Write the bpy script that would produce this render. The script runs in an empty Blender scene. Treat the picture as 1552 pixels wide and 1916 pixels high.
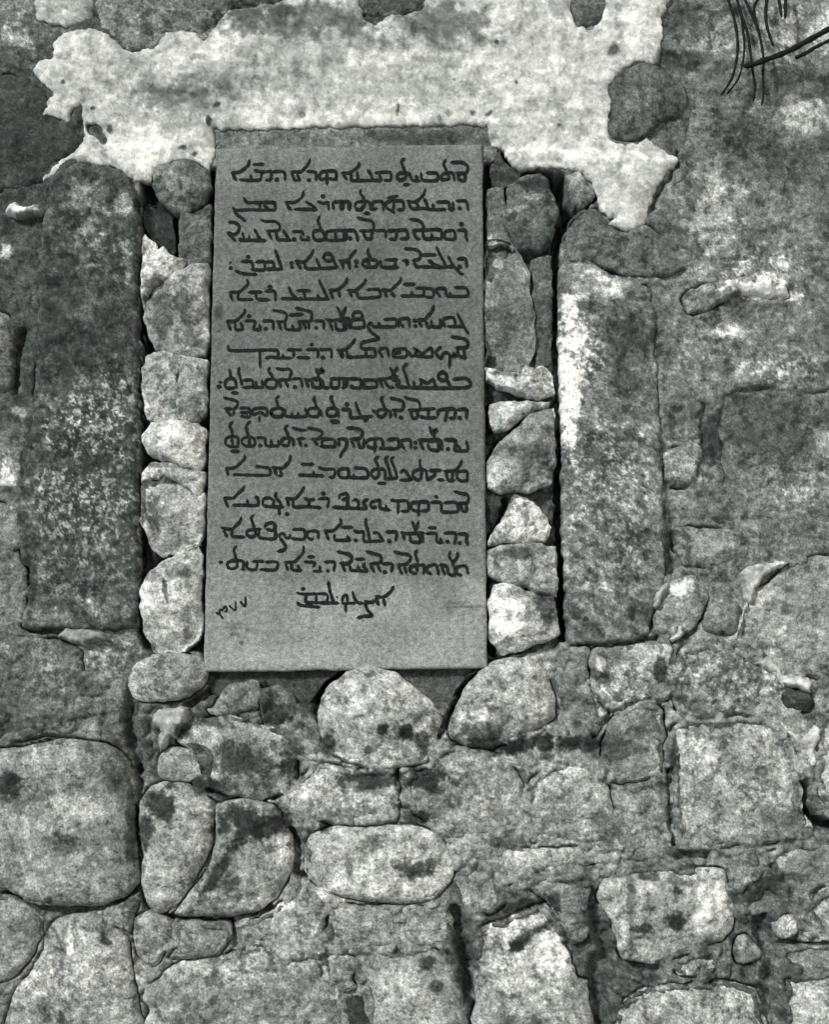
import bpy, math
import numpy as np
from mathutils import Vector, Matrix

# ------------------------------------------------------------------ camera, world, sun, exposure
scene = bpy.context.scene
R = math.radians
D, PITCH, ZC = 2.6, R(8.6), 1.85          # camera distance, upward pitch, height of the point looked at
FOV = 2*math.atan(0.958/D)
cam = bpy.data.objects.new("camera", bpy.data.cameras.new("camera"))
scene.collection.objects.link(cam)
CP = np.array([0.0, -D*math.cos(PITCH), ZC - D*math.sin(PITCH)])
cam.location = CP
cam.rotation_euler = (R(90)+PITCH, 0, 0)
cam.data.sensor_fit = 'VERTICAL'
cam.data.angle = FOV
cam.data.clip_end = 200
scene.camera = cam

SUN_EL, SUN_AZ = R(30), R(-40)             # azimuth measured from the wall's normal; negative = viewer's left
world = bpy.data.worlds.new("World"); scene.world = world
world.use_nodes = True
wn = world.node_tree.nodes; wl = world.node_tree.links
sky = wn.new('ShaderNodeTexSky'); sky.sky_type = 'NISHITA'; sky.sun_disc = False
sky.sun_elevation = SUN_EL; sky.sun_rotation = R(180)+SUN_AZ
sky.air_density = 1.0; sky.dust_density = 3.0
wl.new(sky.outputs[0], wn['Background'].inputs[0]); wn['Background'].inputs[1].default_value = 0.06
sun = bpy.data.objects.new("sun", bpy.data.lights.new("sun", 'SUN'))
scene.collection.objects.link(sun)
sun.data.energy = 3.0; sun.data.angle = R(9); sun.data.color = (1.0, 0.965, 0.92)
sd = Vector((math.sin(SUN_AZ)*math.cos(SUN_EL), -math.cos(SUN_AZ)*math.cos(SUN_EL), math.sin(SUN_EL)))
sun.rotation_euler = sd.to_track_quat('Z', 'Y').to_euler()
scene.view_settings.view_transform = 'Standard'
scene.view_settings.look = 'None'
scene.view_settings.exposure = 0.42
scene.view_settings.gamma = 1.0
KT = 1.0                                    # albedo that a given grey of the print stands for

# ------------------------------------------------------------------ helpers: plan of the wall (1 unit of plan = about 1 mm)
FPX = 958/math.tan(FOV/2)
def W(px, py, y=0.0):
    """point of the wall plane for plan coordinates"""
    px = np.asarray(px, float); py = np.asarray(py, float)
    dx = (px-776)/FPX; du = -(py-958)/FPX
    c, s = math.cos(PITCH), math.sin(PITCH)
    dy = c - du*s; dz = s + du*c
    t = (y-CP[1])/dy
    return CP[0]+t*dx, CP[2]+t*dz

def _h(ix, iy, seed):
    h = (ix.astype(np.int64)*374761393 + iy.astype(np.int64)*668265263 + seed*974634777) & 0xffffffff
    h = ((h ^ (h >> 13))*1274126177) & 0xffffffff
    h = ((h ^ (h >> 15))*2246822519) & 0xffffffff
    return (h ^ (h >> 16))
def pn(x, y, seed):
    ix = np.floor(x); iy = np.floor(y); fx = x-ix; fy = y-iy
    u = fx*fx*fx*(fx*(fx*6-15)+10); v = fy*fy*fy*(fy*(fy*6-15)+10)
    def g(a, b):
        th = _h(ix+a, iy+b, seed)*(2*math.pi/4294967296.0)
        return np.cos(th)*(fx-a)+np.sin(th)*(fy-b)
    a = g(0,0)*(1-u)+g(1,0)*u; b = g(0,1)*(1-u)+g(1,1)*u
    return (a*(1-v)+b*v)*1.5
def fbm(x, y, size, octv, seed, gain=0.5):
    o = np.zeros_like(np.asarray(x, float)); a = 1.0; f = 1.0/size
    for k in range(octv):
        o += a*pn(x*f+17.3*k, y*f-9.1*k, seed+k*31); a *= gain; f *= 2.03
    return o
def ss(a, b, x):
    t = np.clip((x-a)/(b-a), 0, 1); return t*t*(3-2*t)
def lin(v):
    v = np.asarray(v, float)/255.0
    return np.where(v < .04045, v/12.92, ((v+.055)/1.055)**2.4)

def P(tile, s):
    """polygon written in the coordinates of one survey sheet"""
    T = {'A':(0,0),'B':(772,0),'C':(0,480),'D':(772,480),'E':(0,960),'F':(772,960),'G':(0,1436),'H':(772,1436)}
    pts = np.array([[float(a) for a in q.split(',')] for q in s.split()])
    if tile == '': return pts
    return pts/1.9897 + np.array(T[tile])

def smooth(poly, step=3.0, rough=2.0, seed=1, tension=0.5, rs=28, gn=.45):
    p = np.asarray(poly, float); n = len(p); out = []
    for i in range(n):
        p0, p1, p2, p3 = p[i-1], p[i], p[(i+1) % n], p[(i+2) % n]
        k = max(2, int(np.linalg.norm(p2-p1)/step))
        t = np.arange(k)[:, None]/k
        m1 = (p2-p0)*tension*.8; m2 = (p3-p1)*tension*.8
        out.append((2*t**3-3*t**2+1)*p1+(t**3-2*t**2+t)*m1+(-2*t**3+3*t**2)*p2+(t**3-t**2)*m2)
    o = np.concatenate(out)
    if rough:
        d = np.stack([fbm(o[:,0], o[:,1], rs, 4, seed, gn), fbm(o[:,0], o[:,1], rs, 4, seed+77, gn)], 1)
        o = o + d*rough
    return o

def inside(px, py, polys):
    r = np.zeros(px.shape, bool)
    for p in polys:
        a = p; b = np.roll(p, -1, 0)
        for (x0, y0), (x1, y1) in zip(a, b):
            if y0 == y1: continue
            c = (py >= min(y0, y1)) & (py < max(y0, y1))
            if not c.any(): continue
            xs = x0 + (py[c]-y0)*(x1-x0)/(y1-y0)
            idx = np.where(c)[0]
            r[idx[px[idx] < xs]] ^= True
    return r
def nearest(px, py, polys):
    A = np.concatenate(polys); B = np.concatenate([np.roll(p, -1, 0) for p in polys])
    d = B-A; L = (d**2).sum(1)+1e-9
    dist = np.empty(len(px)); qx = np.empty(len(px)); qy = np.empty(len(px))
    ch = max(1, 3000000//len(A))
    for s in range(0, len(px), ch):
        x = px[s:s+ch, None]; y = py[s:s+ch, None]
        t = np.clip(((x-A[:,0])*d[:,0]+(y-A[:,1])*d[:,1])/L, 0, 1)
        cx = A[:,0]+t*d[:,0]; cy = A[:,1]+t*d[:,1]
        dd = (x-cx)**2+(y-cy)**2; k = dd.argmin(1); r = np.arange(len(k))
        dist[s:s+ch] = np.sqrt(dd[r,k]); qx[s:s+ch] = cx[r,k]; qy[s:s+ch] = cy[r,k]
    return dist, qx, qy

# ------------------------------------------------------------------ tone patches: stains and paler areas, plus shade painted into the colour
# x, y, radius x, radius y, log change of tone, turn in degrees
STAINS_AND_SHADE = [
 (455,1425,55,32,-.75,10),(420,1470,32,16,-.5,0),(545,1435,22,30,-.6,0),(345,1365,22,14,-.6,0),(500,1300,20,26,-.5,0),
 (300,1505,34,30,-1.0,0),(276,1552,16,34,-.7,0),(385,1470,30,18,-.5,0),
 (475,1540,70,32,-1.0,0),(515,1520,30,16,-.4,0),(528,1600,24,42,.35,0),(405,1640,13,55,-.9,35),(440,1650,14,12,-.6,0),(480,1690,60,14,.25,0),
 (334,705,3,15,-1.3,5),(360,765,24,16,-.35,0),(312,1108,4,26,-.8,-8),(330,1070,32,14,-.4,-25),(352,1165,18,30,-.25,0),(286,960,12,50,-.45,0),(300,870,40,6,-.4,5),  # shade in creases and on a left side, painted onto packing stones
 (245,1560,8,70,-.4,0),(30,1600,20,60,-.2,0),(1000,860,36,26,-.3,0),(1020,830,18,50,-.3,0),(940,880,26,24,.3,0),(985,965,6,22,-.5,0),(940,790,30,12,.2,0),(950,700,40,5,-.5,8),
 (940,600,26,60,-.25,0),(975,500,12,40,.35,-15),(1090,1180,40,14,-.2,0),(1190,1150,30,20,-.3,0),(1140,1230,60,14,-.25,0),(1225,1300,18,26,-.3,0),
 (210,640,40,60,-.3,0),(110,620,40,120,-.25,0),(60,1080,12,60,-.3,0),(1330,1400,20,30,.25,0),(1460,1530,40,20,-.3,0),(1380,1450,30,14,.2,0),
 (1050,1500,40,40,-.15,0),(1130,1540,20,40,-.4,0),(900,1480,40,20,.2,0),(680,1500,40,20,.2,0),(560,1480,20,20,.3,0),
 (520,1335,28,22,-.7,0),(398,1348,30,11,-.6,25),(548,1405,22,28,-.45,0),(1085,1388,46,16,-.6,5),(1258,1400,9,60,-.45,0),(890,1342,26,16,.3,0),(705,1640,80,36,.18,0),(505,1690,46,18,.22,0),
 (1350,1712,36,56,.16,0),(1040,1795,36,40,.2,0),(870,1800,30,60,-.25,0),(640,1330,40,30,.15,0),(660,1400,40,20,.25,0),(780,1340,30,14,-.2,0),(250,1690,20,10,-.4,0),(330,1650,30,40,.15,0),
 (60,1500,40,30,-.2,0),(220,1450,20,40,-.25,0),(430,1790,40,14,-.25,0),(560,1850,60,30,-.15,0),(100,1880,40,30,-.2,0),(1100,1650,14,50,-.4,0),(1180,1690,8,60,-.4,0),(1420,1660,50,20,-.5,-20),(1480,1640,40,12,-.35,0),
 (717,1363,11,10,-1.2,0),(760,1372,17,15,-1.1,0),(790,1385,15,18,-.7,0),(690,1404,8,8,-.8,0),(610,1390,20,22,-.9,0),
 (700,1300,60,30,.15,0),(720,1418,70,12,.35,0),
 (800,1455,45,22,-1.0,0),(690,1460,60,18,-.9,0),  # shadow under the central boulder, painted into the colour
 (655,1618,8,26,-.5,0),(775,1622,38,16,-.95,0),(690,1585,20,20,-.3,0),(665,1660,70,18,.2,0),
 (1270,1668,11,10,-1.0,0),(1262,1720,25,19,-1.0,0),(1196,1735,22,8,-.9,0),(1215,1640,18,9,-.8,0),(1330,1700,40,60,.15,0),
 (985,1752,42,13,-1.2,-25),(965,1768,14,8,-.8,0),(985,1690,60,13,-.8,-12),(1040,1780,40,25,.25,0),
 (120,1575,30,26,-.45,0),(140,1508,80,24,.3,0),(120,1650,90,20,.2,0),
 (340,830,48,34,.3,20),(300,590,24,60,-.45,0),(345,570,18,36,-.6,0),(350,548,22,14,.3,30),(385,610,10,50,.3,0),  # includes the jamb's cast shade, painted on the largest packing stone's left side
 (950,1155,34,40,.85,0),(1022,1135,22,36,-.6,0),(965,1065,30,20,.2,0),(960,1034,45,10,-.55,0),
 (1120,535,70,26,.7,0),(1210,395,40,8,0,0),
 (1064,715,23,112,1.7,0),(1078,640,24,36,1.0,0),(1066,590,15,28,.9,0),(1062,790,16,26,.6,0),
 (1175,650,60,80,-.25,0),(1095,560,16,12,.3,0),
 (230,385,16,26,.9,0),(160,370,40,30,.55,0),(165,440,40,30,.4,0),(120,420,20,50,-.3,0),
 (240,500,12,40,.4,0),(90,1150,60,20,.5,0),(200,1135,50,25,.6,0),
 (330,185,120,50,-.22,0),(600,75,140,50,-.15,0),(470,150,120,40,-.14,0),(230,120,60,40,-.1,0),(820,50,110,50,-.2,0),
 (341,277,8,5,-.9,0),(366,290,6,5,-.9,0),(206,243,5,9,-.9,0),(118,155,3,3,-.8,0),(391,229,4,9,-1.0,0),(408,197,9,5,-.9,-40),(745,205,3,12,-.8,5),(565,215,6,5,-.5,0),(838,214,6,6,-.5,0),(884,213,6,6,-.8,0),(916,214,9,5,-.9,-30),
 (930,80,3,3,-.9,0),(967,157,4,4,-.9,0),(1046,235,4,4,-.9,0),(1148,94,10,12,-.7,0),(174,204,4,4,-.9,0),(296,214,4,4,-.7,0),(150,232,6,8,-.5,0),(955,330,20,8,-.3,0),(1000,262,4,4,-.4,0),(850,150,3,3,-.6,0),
 (560,40,170,34,-.45,0),(480,20,80,30,-.35,0),(800,256,130,14,-.35,0),(300,185,50,22,-.3,0),(320,170,80,10,-.2,0),(640,225,260,15,.22,0),(240,280,110,45,.18,0),  # includes painted shade on the strip above the slab, towards the right
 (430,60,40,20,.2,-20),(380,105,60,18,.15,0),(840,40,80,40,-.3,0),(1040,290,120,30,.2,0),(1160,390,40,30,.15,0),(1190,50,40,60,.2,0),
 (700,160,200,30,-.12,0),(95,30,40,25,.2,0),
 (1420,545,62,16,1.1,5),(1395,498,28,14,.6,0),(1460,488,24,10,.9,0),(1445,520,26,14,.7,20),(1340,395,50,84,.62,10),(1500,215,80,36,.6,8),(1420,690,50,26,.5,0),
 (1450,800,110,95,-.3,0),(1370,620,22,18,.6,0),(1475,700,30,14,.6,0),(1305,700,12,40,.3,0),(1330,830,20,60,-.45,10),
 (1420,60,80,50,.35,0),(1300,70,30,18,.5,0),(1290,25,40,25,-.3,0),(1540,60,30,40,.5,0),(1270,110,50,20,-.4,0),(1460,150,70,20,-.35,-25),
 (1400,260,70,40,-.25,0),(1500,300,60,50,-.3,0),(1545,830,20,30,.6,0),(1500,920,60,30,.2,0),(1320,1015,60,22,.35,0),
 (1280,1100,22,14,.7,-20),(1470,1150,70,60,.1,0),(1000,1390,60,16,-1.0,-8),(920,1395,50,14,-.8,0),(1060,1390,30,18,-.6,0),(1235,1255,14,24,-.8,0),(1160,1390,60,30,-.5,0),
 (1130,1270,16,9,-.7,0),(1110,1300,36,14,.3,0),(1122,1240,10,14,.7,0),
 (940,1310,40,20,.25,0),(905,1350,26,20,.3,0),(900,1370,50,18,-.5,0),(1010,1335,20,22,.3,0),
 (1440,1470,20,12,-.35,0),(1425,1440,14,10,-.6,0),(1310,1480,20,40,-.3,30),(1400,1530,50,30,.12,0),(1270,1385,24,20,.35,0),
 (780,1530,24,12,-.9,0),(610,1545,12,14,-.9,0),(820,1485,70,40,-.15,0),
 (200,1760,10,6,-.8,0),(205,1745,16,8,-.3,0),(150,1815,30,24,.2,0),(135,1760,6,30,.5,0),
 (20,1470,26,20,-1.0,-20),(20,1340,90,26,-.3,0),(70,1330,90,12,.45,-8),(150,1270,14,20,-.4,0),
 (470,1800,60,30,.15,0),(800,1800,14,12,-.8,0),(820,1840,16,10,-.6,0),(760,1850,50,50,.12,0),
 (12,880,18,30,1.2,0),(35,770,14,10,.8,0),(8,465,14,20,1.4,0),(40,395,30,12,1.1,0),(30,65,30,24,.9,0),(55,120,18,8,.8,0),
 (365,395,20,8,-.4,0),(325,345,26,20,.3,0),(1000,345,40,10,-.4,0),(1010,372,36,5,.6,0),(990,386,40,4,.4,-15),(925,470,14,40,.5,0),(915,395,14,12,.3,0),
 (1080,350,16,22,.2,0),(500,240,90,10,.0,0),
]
# lichen flecks: x, y, rx, ry, strength
LICHEN = [
 (175,800,95,90,1.3),(215,730,50,60,1.1),(160,940,120,100,1.2),(150,1060,110,90,.8),(200,480,55,70,.8),(150,420,60,60,.6),(70,520,50,60,.3),
 (1140,930,110,160,.7),(1120,1080,100,110,.5),(1110,830,80,60,.9),(1090,670,50,90,.9),(1180,1010,50,50,.7),
 (1320,650,100,60,.4),(1450,690,90,50,.6),(1420,500,120,50,.7),(1500,900,90,70,.5),(1280,860,60,60,.5),
 (60,1250,90,60,.5),(200,1230,60,40,.7),(1350,1270,120,60,.6),(900,640,60,40,.3),(140,1820,120,90,.4),(500,1800,160,80,.35),
 (1340,1850,140,60,.4),(1070,1500,160,110,.25),(860,1450,120,90,.35),(640,1480,110,60,.35),(1180,1280,90,60,.5),(1450,60,110,80,.5),(1250,1480,60,120,.3),
 (60,60,60,60,.4),(360,30,140,40,.35),(1220,200,70,60,.25),(1530,1720,80,60,.4),(960,1780,90,110,.3),
]
def tone(px, py, base, seed, c1=.30, c2=.26, s1=70., s2=16., stains=True, lich=1.0, turn=0., stretch=1.):
    """albedo of the surface: mottling, stains and painted shade patches with their own outline, lichen flecks"""
    L = np.log(lin(base)*KT)*np.ones_like(px)
    ca, sa = math.cos(R(turn)), math.sin(R(turn))
    u_ = (px*ca+py*sa)/stretch; v_ = -px*sa+py*ca
    L += c1*1.25*fbm(u_, v_, s1, 3, seed, .55) + c2*1.15*fbm(u_, v_, s2, 4, seed+500, .8)
    if stains:                                   # black growth in clumps, and paler scars
        k = fbm(px, py, 26, 4, seed+900, .65) + .5*fbm(px, py, 110, 2, seed+910)
        L += -.85*ss(.38, .72, k)*min(1, c2*4) + .35*ss(.30, .75, -k)
    if stains:  # stains, and the painted shade patches
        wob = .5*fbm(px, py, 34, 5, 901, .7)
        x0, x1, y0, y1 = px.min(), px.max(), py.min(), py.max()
        for (x, y, rx, ry, v, a) in STAINS_AND_SHADE:
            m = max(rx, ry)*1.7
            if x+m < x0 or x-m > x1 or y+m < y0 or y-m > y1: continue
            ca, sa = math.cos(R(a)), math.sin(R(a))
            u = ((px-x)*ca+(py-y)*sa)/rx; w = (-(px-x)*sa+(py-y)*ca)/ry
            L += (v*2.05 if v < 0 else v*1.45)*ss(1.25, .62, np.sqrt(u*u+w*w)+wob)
        if lich:
            f = np.zeros_like(px)
            for (x, y, rx, ry, v) in LICHEN:
                f = np.maximum(f, v*ss(1.3, .5, np.sqrt(((px-x)/rx)**2+((py-y)/ry)**2)+wob*.8))
            k = fbm(px, py, 14, 4, 333, .8) + .4*fbm(px, py, 60, 2, 334)
            L += lich*f*(1.25*ss(.06, .42, k) - .25*ss(-.02, -.4, k))
    return np.clip(np.exp(L), .012, .86)

# ------------------------------------------------------------------ materials
def material(name, grain=.66, gscale=280., bump=.35, bscale=170., rough=.93):
    m = bpy.data.materials.new(name); m.use_nodes = True
    nt = m.node_tree; n = nt.nodes; l = nt.links; b = n['Principled BSDF']
    at = n.new('ShaderNodeAttribute'); at.attribute_name = 'tone'
    tc = n.new('ShaderNodeTexCoord')
    def noise(sc, det, ro=.6):
        q = n.new('ShaderNodeTexNoise'); q.inputs['Scale'].default_value = sc; q.inputs['Detail'].default_value = det
        q.inputs['Roughness'].default_value = ro; l.new(tc.outputs['Object'], q.inputs['Vector']); return q
    def math_(op, a, bb=None):
        q = n.new('ShaderNodeMath'); q.operation = op
        for i, v in enumerate((a, bb)):
            if v is None: continue
            if isinstance(v, (int, float)): q.inputs[i].default_value = v
            else: l.new(v, q.inputs[i])
        return q.outputs[0]
    g1 = noise(gscale, 3.0, .75); g2 = noise(gscale*.33, 3.0)
    mr = n.new('ShaderNodeMapRange'); mr.inputs['From Min'].default_value = .3; mr.inputs['From Max'].default_value = .7
    mr.inputs['To Min'].default_value = 1-grain; mr.inputs['To Max'].default_value = 1+grain; mr.clamp = False
    l.new(g1.outputs['Fac'], mr.inputs['Value'])
    mr2 = n.new('ShaderNodeMapRange'); mr2.inputs['From Min'].default_value = .3; mr2.inputs['From Max'].default_value = .7
    mr2.inputs['To Min'].default_value = 1-grain*.55; mr2.inputs['To Max'].default_value = 1+grain*.55; mr2.clamp = False
    l.new(g2.outputs['Fac'], mr2.inputs['Value'])
    v = math_('MULTIPLY', math_('MULTIPLY', at.outputs['Fac'], mr.outputs[0]), mr2.outputs[0])
    v = math_('MAXIMUM', math_('MINIMUM', v, .86), .01)
    # grey ramp; its dark tones carry a green-blue cast
    cr = n.new('ShaderNodeValToRGB'); e = cr.color_ramp.elements
    e[0].position = 0; e[0].color = (0.0, 0.0018, 0.0019, 1); e[1].position = 1; e[1].color = (.97, 1, .98, 1)
    for p_, c_ in ((.05, (.0425,.0515,.0500)), (.2, (.183,.203,.197)), (.5, (.472,.503,.49))):
        q = e.new(p_); q.color = (*c_, 1)
    l.new(v, cr.inputs[0]); l.new(cr.outputs[0], b.inputs['Base Color'])
    b.inputs['Roughness'].default_value = rough
    b.inputs['Specular IOR Level'].default_value = .25
    bn = noise(bscale, 5.0, .65); bp = n.new('ShaderNodeBump')
    bp.inputs['Strength'].default_value = bump; bp.inputs['Distance'].default_value = .004
    l.new(bn.outputs['Fac'], bp.inputs['Height']); l.new(bp.outputs[0], b.inputs['Normal'])
    return m
M_STONE = material('limestone')
M_SLAB = material('sandstone_slab', grain=.6, gscale=420., bump=.18, bscale=300., rough=.85)
M_PLASTER = material('lime_plaster', grain=.26, gscale=240., bump=.4, bscale=120.)
M_WALL = material('earth_mortar', grain=.66, gscale=280., bump=.45, bscale=150.)
def flat(name, col, rough=.8):
    m = bpy.data.materials.new(name); m.use_nodes = True; nt = m.node_tree; b = nt.nodes['Principled BSDF']
    nz = nt.nodes.new('ShaderNodeTexNoise'); nz.inputs['Scale'].default_value = 180; nz.inputs['Detail'].default_value = 4
    tc = nt.nodes.new('ShaderNodeTexCoord'); nt.links.new(tc.outputs['Object'], nz.inputs['Vector'])
    r = nt.nodes.new('ShaderNodeValToRGB')
    r.color_ramp.elements[0].position = .3; r.color_ramp.elements[1].position = .72
    r.color_ramp.elements[0].color = tuple(c*.6 for c in col)+(1,); r.color_ramp.elements[1].color = tuple(c*4 for c in col)+(1,)
    nt.links.new(nz.outputs['Fac'], r.inputs[0]); nt.links.new(r.outputs[0], b.inputs['Base Color'])
    b.inputs['Roughness'].default_value = rough; b.inputs['Specular IOR Level'].default_value = .1; return m
M_PAINT = flat('black_paint', (.0048,.0062,.0060)); M_WIRE = flat('dark_wire', (.0045,.0058,.0057), .8)

# ------------------------------------------------------------------ mesh output
def tag(o, label=None, cat=None, group=None, kind=None):
    for k, v in (('label', label), ('category', cat), ('group', group), ('kind', kind)):
        if v: o[k] = v
    return o
def link(name, verts, faces, mat, tones=None, origin=None, parent=None, shade=True):
    if origin is None: origin = np.zeros(3)
    me = bpy.data.meshes.new(name)
    me.from_pydata((np.asarray(verts)-origin).tolist(), [], [list(map(int, f)) for f in faces])
    if tones is not None:
        a = me.attributes.new('tone', 'FLOAT', 'POINT'); a.data.foreach_set('value', np.asarray(tones, np.float32))
    if shade: me.polygons.foreach_set('use_smooth', np.ones(len(me.polygons), bool))
    me.materials.append(mat); me.validate(); me.update()
    o = bpy.data.objects.new(name, me); scene.collection.objects.link(o); o.location = origin
    if parent:
        o.parent = parent; o.matrix_parent_inverse = Matrix.Identity(4)
        o.location = Vector(origin) - parent.location
    return o

def patch(polys, step, height, tonefn, back=50.0, edge0=0.0):
    """closed solid: face modelled as height over the plan, sides run back into the wall. height in mm"""
    al = np.concatenate(polys); x0, y0 = al.min(0)-step; x1, y1 = al.max(0)+step
    nx = int((x1-x0)/step)+2; ny = int((y1-y0)/step)+2
    gx, gy = np.meshgrid(x0+np.arange(nx)*step, y0+np.arange(ny)*step)
    px = gx.ravel(); py = gy.ravel()
    ins = inside(px, py, polys); I = ins.reshape(ny, nx)
    cell = I[:-1,:-1]|I[1:,:-1]|I[:-1,1:]|I[1:,1:]
    jj, ii = np.where(cell)
    quads = np.stack([jj*nx+ii, (jj+1)*nx+ii, (jj+1)*nx+ii+1, jj*nx+ii+1], 1)
    used, inv = np.unique(quads, return_inverse=True); quads = inv.reshape(-1, 4)
    px = px[used].copy(); py = py[used].copy(); ins = ins[used]
    d, qx, qy = nearest(px, py, polys)
    px[~ins] = qx[~ins]; py[~ins] = qy[~ins]; d[~ins] = 0
    h = height(px, py, d)
    h = np.where(ins, h, np.minimum(h, edge0))
    t = tonefn(px, py, d)
    X, Z = W(px, py)
    V = np.stack([X, -h*.001, Z], 1)
    # border loop -> sides and back
    ed = np.concatenate([quads[:, [0,1]], quads[:, [1,2]], quads[:, [2,3]], quads[:, [3,0]]])
    key = np.sort(ed, 1); k1 = key[:,0].astype(np.int64)*len(px)+key[:,1]
    u, ix, ct = np.unique(k1, return_index=True, return_counts=True)
    be = ed[ix[ct == 1]]
    n0 = len(V); VB = V.copy(); VB[:,1] = back*.001
    V = np.concatenate([V, VB]); t = np.concatenate([t, t])
    F = quads.tolist()+(quads[:, ::-1]+n0).tolist()
    for a, b in be: F.append([int(b), int(a), int(a)+n0, int(b)+n0])
    return V, F, t

def stone(name, outline, label, base, H=16., open_joint=.2, er=None, lift=0., tilt=(0,0), facet=0., rough=1.0, group=None, mat=None,
          cat='stone', step=2.1, c1=.38, c2=.22, lich=1.0, seed=1, dome=.35, back=90., flatp=2.2):
    sp = outline
    ctr = sp.mean(0); size = math.sqrt(np.prod(np.ptp(sp, axis=0)))
    er_ = (er or min(38., max(9., size*.22)))*(1.0 if H > 30 or facet > 0 else .7)
    if H > 0 and group == GB and H < 30: H = H*(.85 if open_joint > .5 else .55)
    if facet == 0 and H > 8 and size < 260: facet = 10
    if group in (GL, GR): er_ *= .7
    if size < 75 and group == GB and H > 0: H = max(H, 19.)
    if size > 150 and H < 30 and dome == .35: dome = .18
    rng = np.random.default_rng(seed)
    kind = (rng.uniform(60, 150), rng.uniform(8, 24), rng.uniform(.7, 1.35), rng.uniform(.7, 1.4), rng.uniform(0, 180), rng.uniform(1, 2.6))
    crack = rng.uniform(.25, 1.0)
    pl = []
    t0 = rng.uniform(0, 6.28)
    for i in range(5):
        a_ = t0+i*1.257+rng.uniform(-.4, .4); m_ = rng.uniform(.5, 1.5)
        pl.append((m_*math.cos(a_), m_*math.sin(a_), rng.uniform(.02, .3)))
    def height(px, py, d):
        q = np.clip(d/er_, 0, 1)
        prof = (1-(1-q)**flatp)**(1/flatp)
        e2 = np.clip(d/(size*.5), 0, 1)
        h = lift - 7 + (H+7)*prof*(1-dome) + (H+7)*dome*(1-(1-e2)**2)
        x = (px-ctr[0])/size; y = (py-ctr[1])/size
        h = h + (tilt[0]*x+tilt[1]*y)*prof
        if facet:
            f = np.full(px.shape, 1e9)
            for a, b, c in pl: f = np.minimum(f, c - (a*x+b*y))
            h = h + 1.5*facet*np.clip(f, -.8, .3)*prof
        h = h + rough*prof*(6.5*fbm(px, py, 70, 3, seed+9, .5) + 1.0*fbm(px, py, 18, 3, seed+10, .5) - 1.6*ss(.35, .62, fbm(px, py, 16, 2, seed+11)))
        # hairline cracks and flaked scars
        z = np.abs(fbm(px+9*fbm(px, py, 20, 2, seed+13), py, 75, 3, seed+12, .5))
        h = h - 4.5*crack*prof*ss(.035, .0, z)*ss(.0, .25, fbm(px, py, 90, 2, seed+14))
        f2 = fbm(px, py, 48, 3, seed+15, .55)
        h = h - 2.6*crack*prof*ss(.28, .34, f2)
        return h
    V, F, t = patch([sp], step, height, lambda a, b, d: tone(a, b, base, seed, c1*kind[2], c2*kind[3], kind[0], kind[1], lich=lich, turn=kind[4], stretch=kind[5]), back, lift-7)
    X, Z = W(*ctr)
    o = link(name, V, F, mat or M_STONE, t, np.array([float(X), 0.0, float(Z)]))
    return tag(o, label, cat, group)

# ------------------------------------------------------------------ ground
def ground():
    n = 90; xs = np.linspace(-40, 40, n); ys = np.concatenate([np.linspace(-60, -4, 40), np.linspace(-3.8, .4, 40)])
    gx, gy = np.meshgrid(xs, ys); x = gx.ravel(); y = gy.ravel()
    z = .02*fbm(x, y, 2.5, 3, 5)
    V = np.stack([x, y, z], 1); m = len(ys)
    F = [[j*n+i, j*n+i+1, (j+1)*n+i+1, (j+1)*n+i] for j in range(m-1) for i in range(n-1)]
    tag(link('ground', V, F, M_WALL, np.clip(.33*np.exp(.3*fbm(x, y, 1.2, 4, 8)), .05, .6)), kind='structure')
ground()

# ------------------------------------------------------------------ survey of the stones (outline, look); the wall's joints follow them
SPEC = []
GJ, GL, GR, GB, GT = 'dressed stones beside the niche', 'small stones packed left of the slab', 'small stones packed right of the slab', 'rubble stones below the slab', 'stones around the plaster'
def S(name, tile, pts, label, base, group=None, **k):
    p = P(tile, pts)
    if group in (GL, GR):                       # the packing is wedged tight
        c = p.mean(0); p = c+(p-c)*(1.07 if k.get('H', 9) > 0 else 1.0)
        q0, q1 = 397-.0235*(p[:,1]-279), 905+.0092*(p[:,1]-270)      # against the slab's edges
        p[:,0] = np.clip(p[:,0], 261, q0) if group == GL else np.clip(p[:,0], q1, np.where(p[:,1] < 470, 2000, 1035+.017*(p[:,1]-480)))
    k['seed'] = abs(int(p[0][0]*7+p[0][1]*13+len(p)*101)) % 9973
    k['outline'] = smooth(p, 3.0, k.pop('edge', 4.5 if k.get('open_joint', .2) < .5 else 2.6), k['seed'], k.pop('tension', .12 if group in (GL, GR) else .38))
    k['open_joint'] = k.get('open_joint', .12)
    SPEC.append(dict(name=name, label=label, base=base, group=group, **k))
S('jamb_stone','','92,345 112,318 150,305 205,312 245,335 257,365 259,500 258,700 257,880 258,1060 256,1165 240,1180 120,1178 50,1178 42,1160 53,1105 53,1062 37,1045 33,950 34,860 60,780 68,600 74,450','tall dark upright block with pale lichen flecks, along the left side of the niche',72,GJ,H=10,er=18,dome=.1,flatp=2.6,c1=.22,c2=.34,step=2.6,open_joint=.08,edge=4.5)
S('jamb_stone','','1047,502 1062,494 1110,494 1148,512 1200,530 1222,560 1230,700 1240,850 1243,1000 1246,1080 1238,1120 1220,1150 1215,1190 1150,1203 1072,1206 1061,1190 1057,1100 1053,900 1049,750 1045,600','tall grey upright block with a whitewashed left edge, along the right side of the niche',104,GJ,H=9,er=14,dome=.1,flatp=2.6,c2=.3,step=2.6,open_joint=.0,edge=4)
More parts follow.
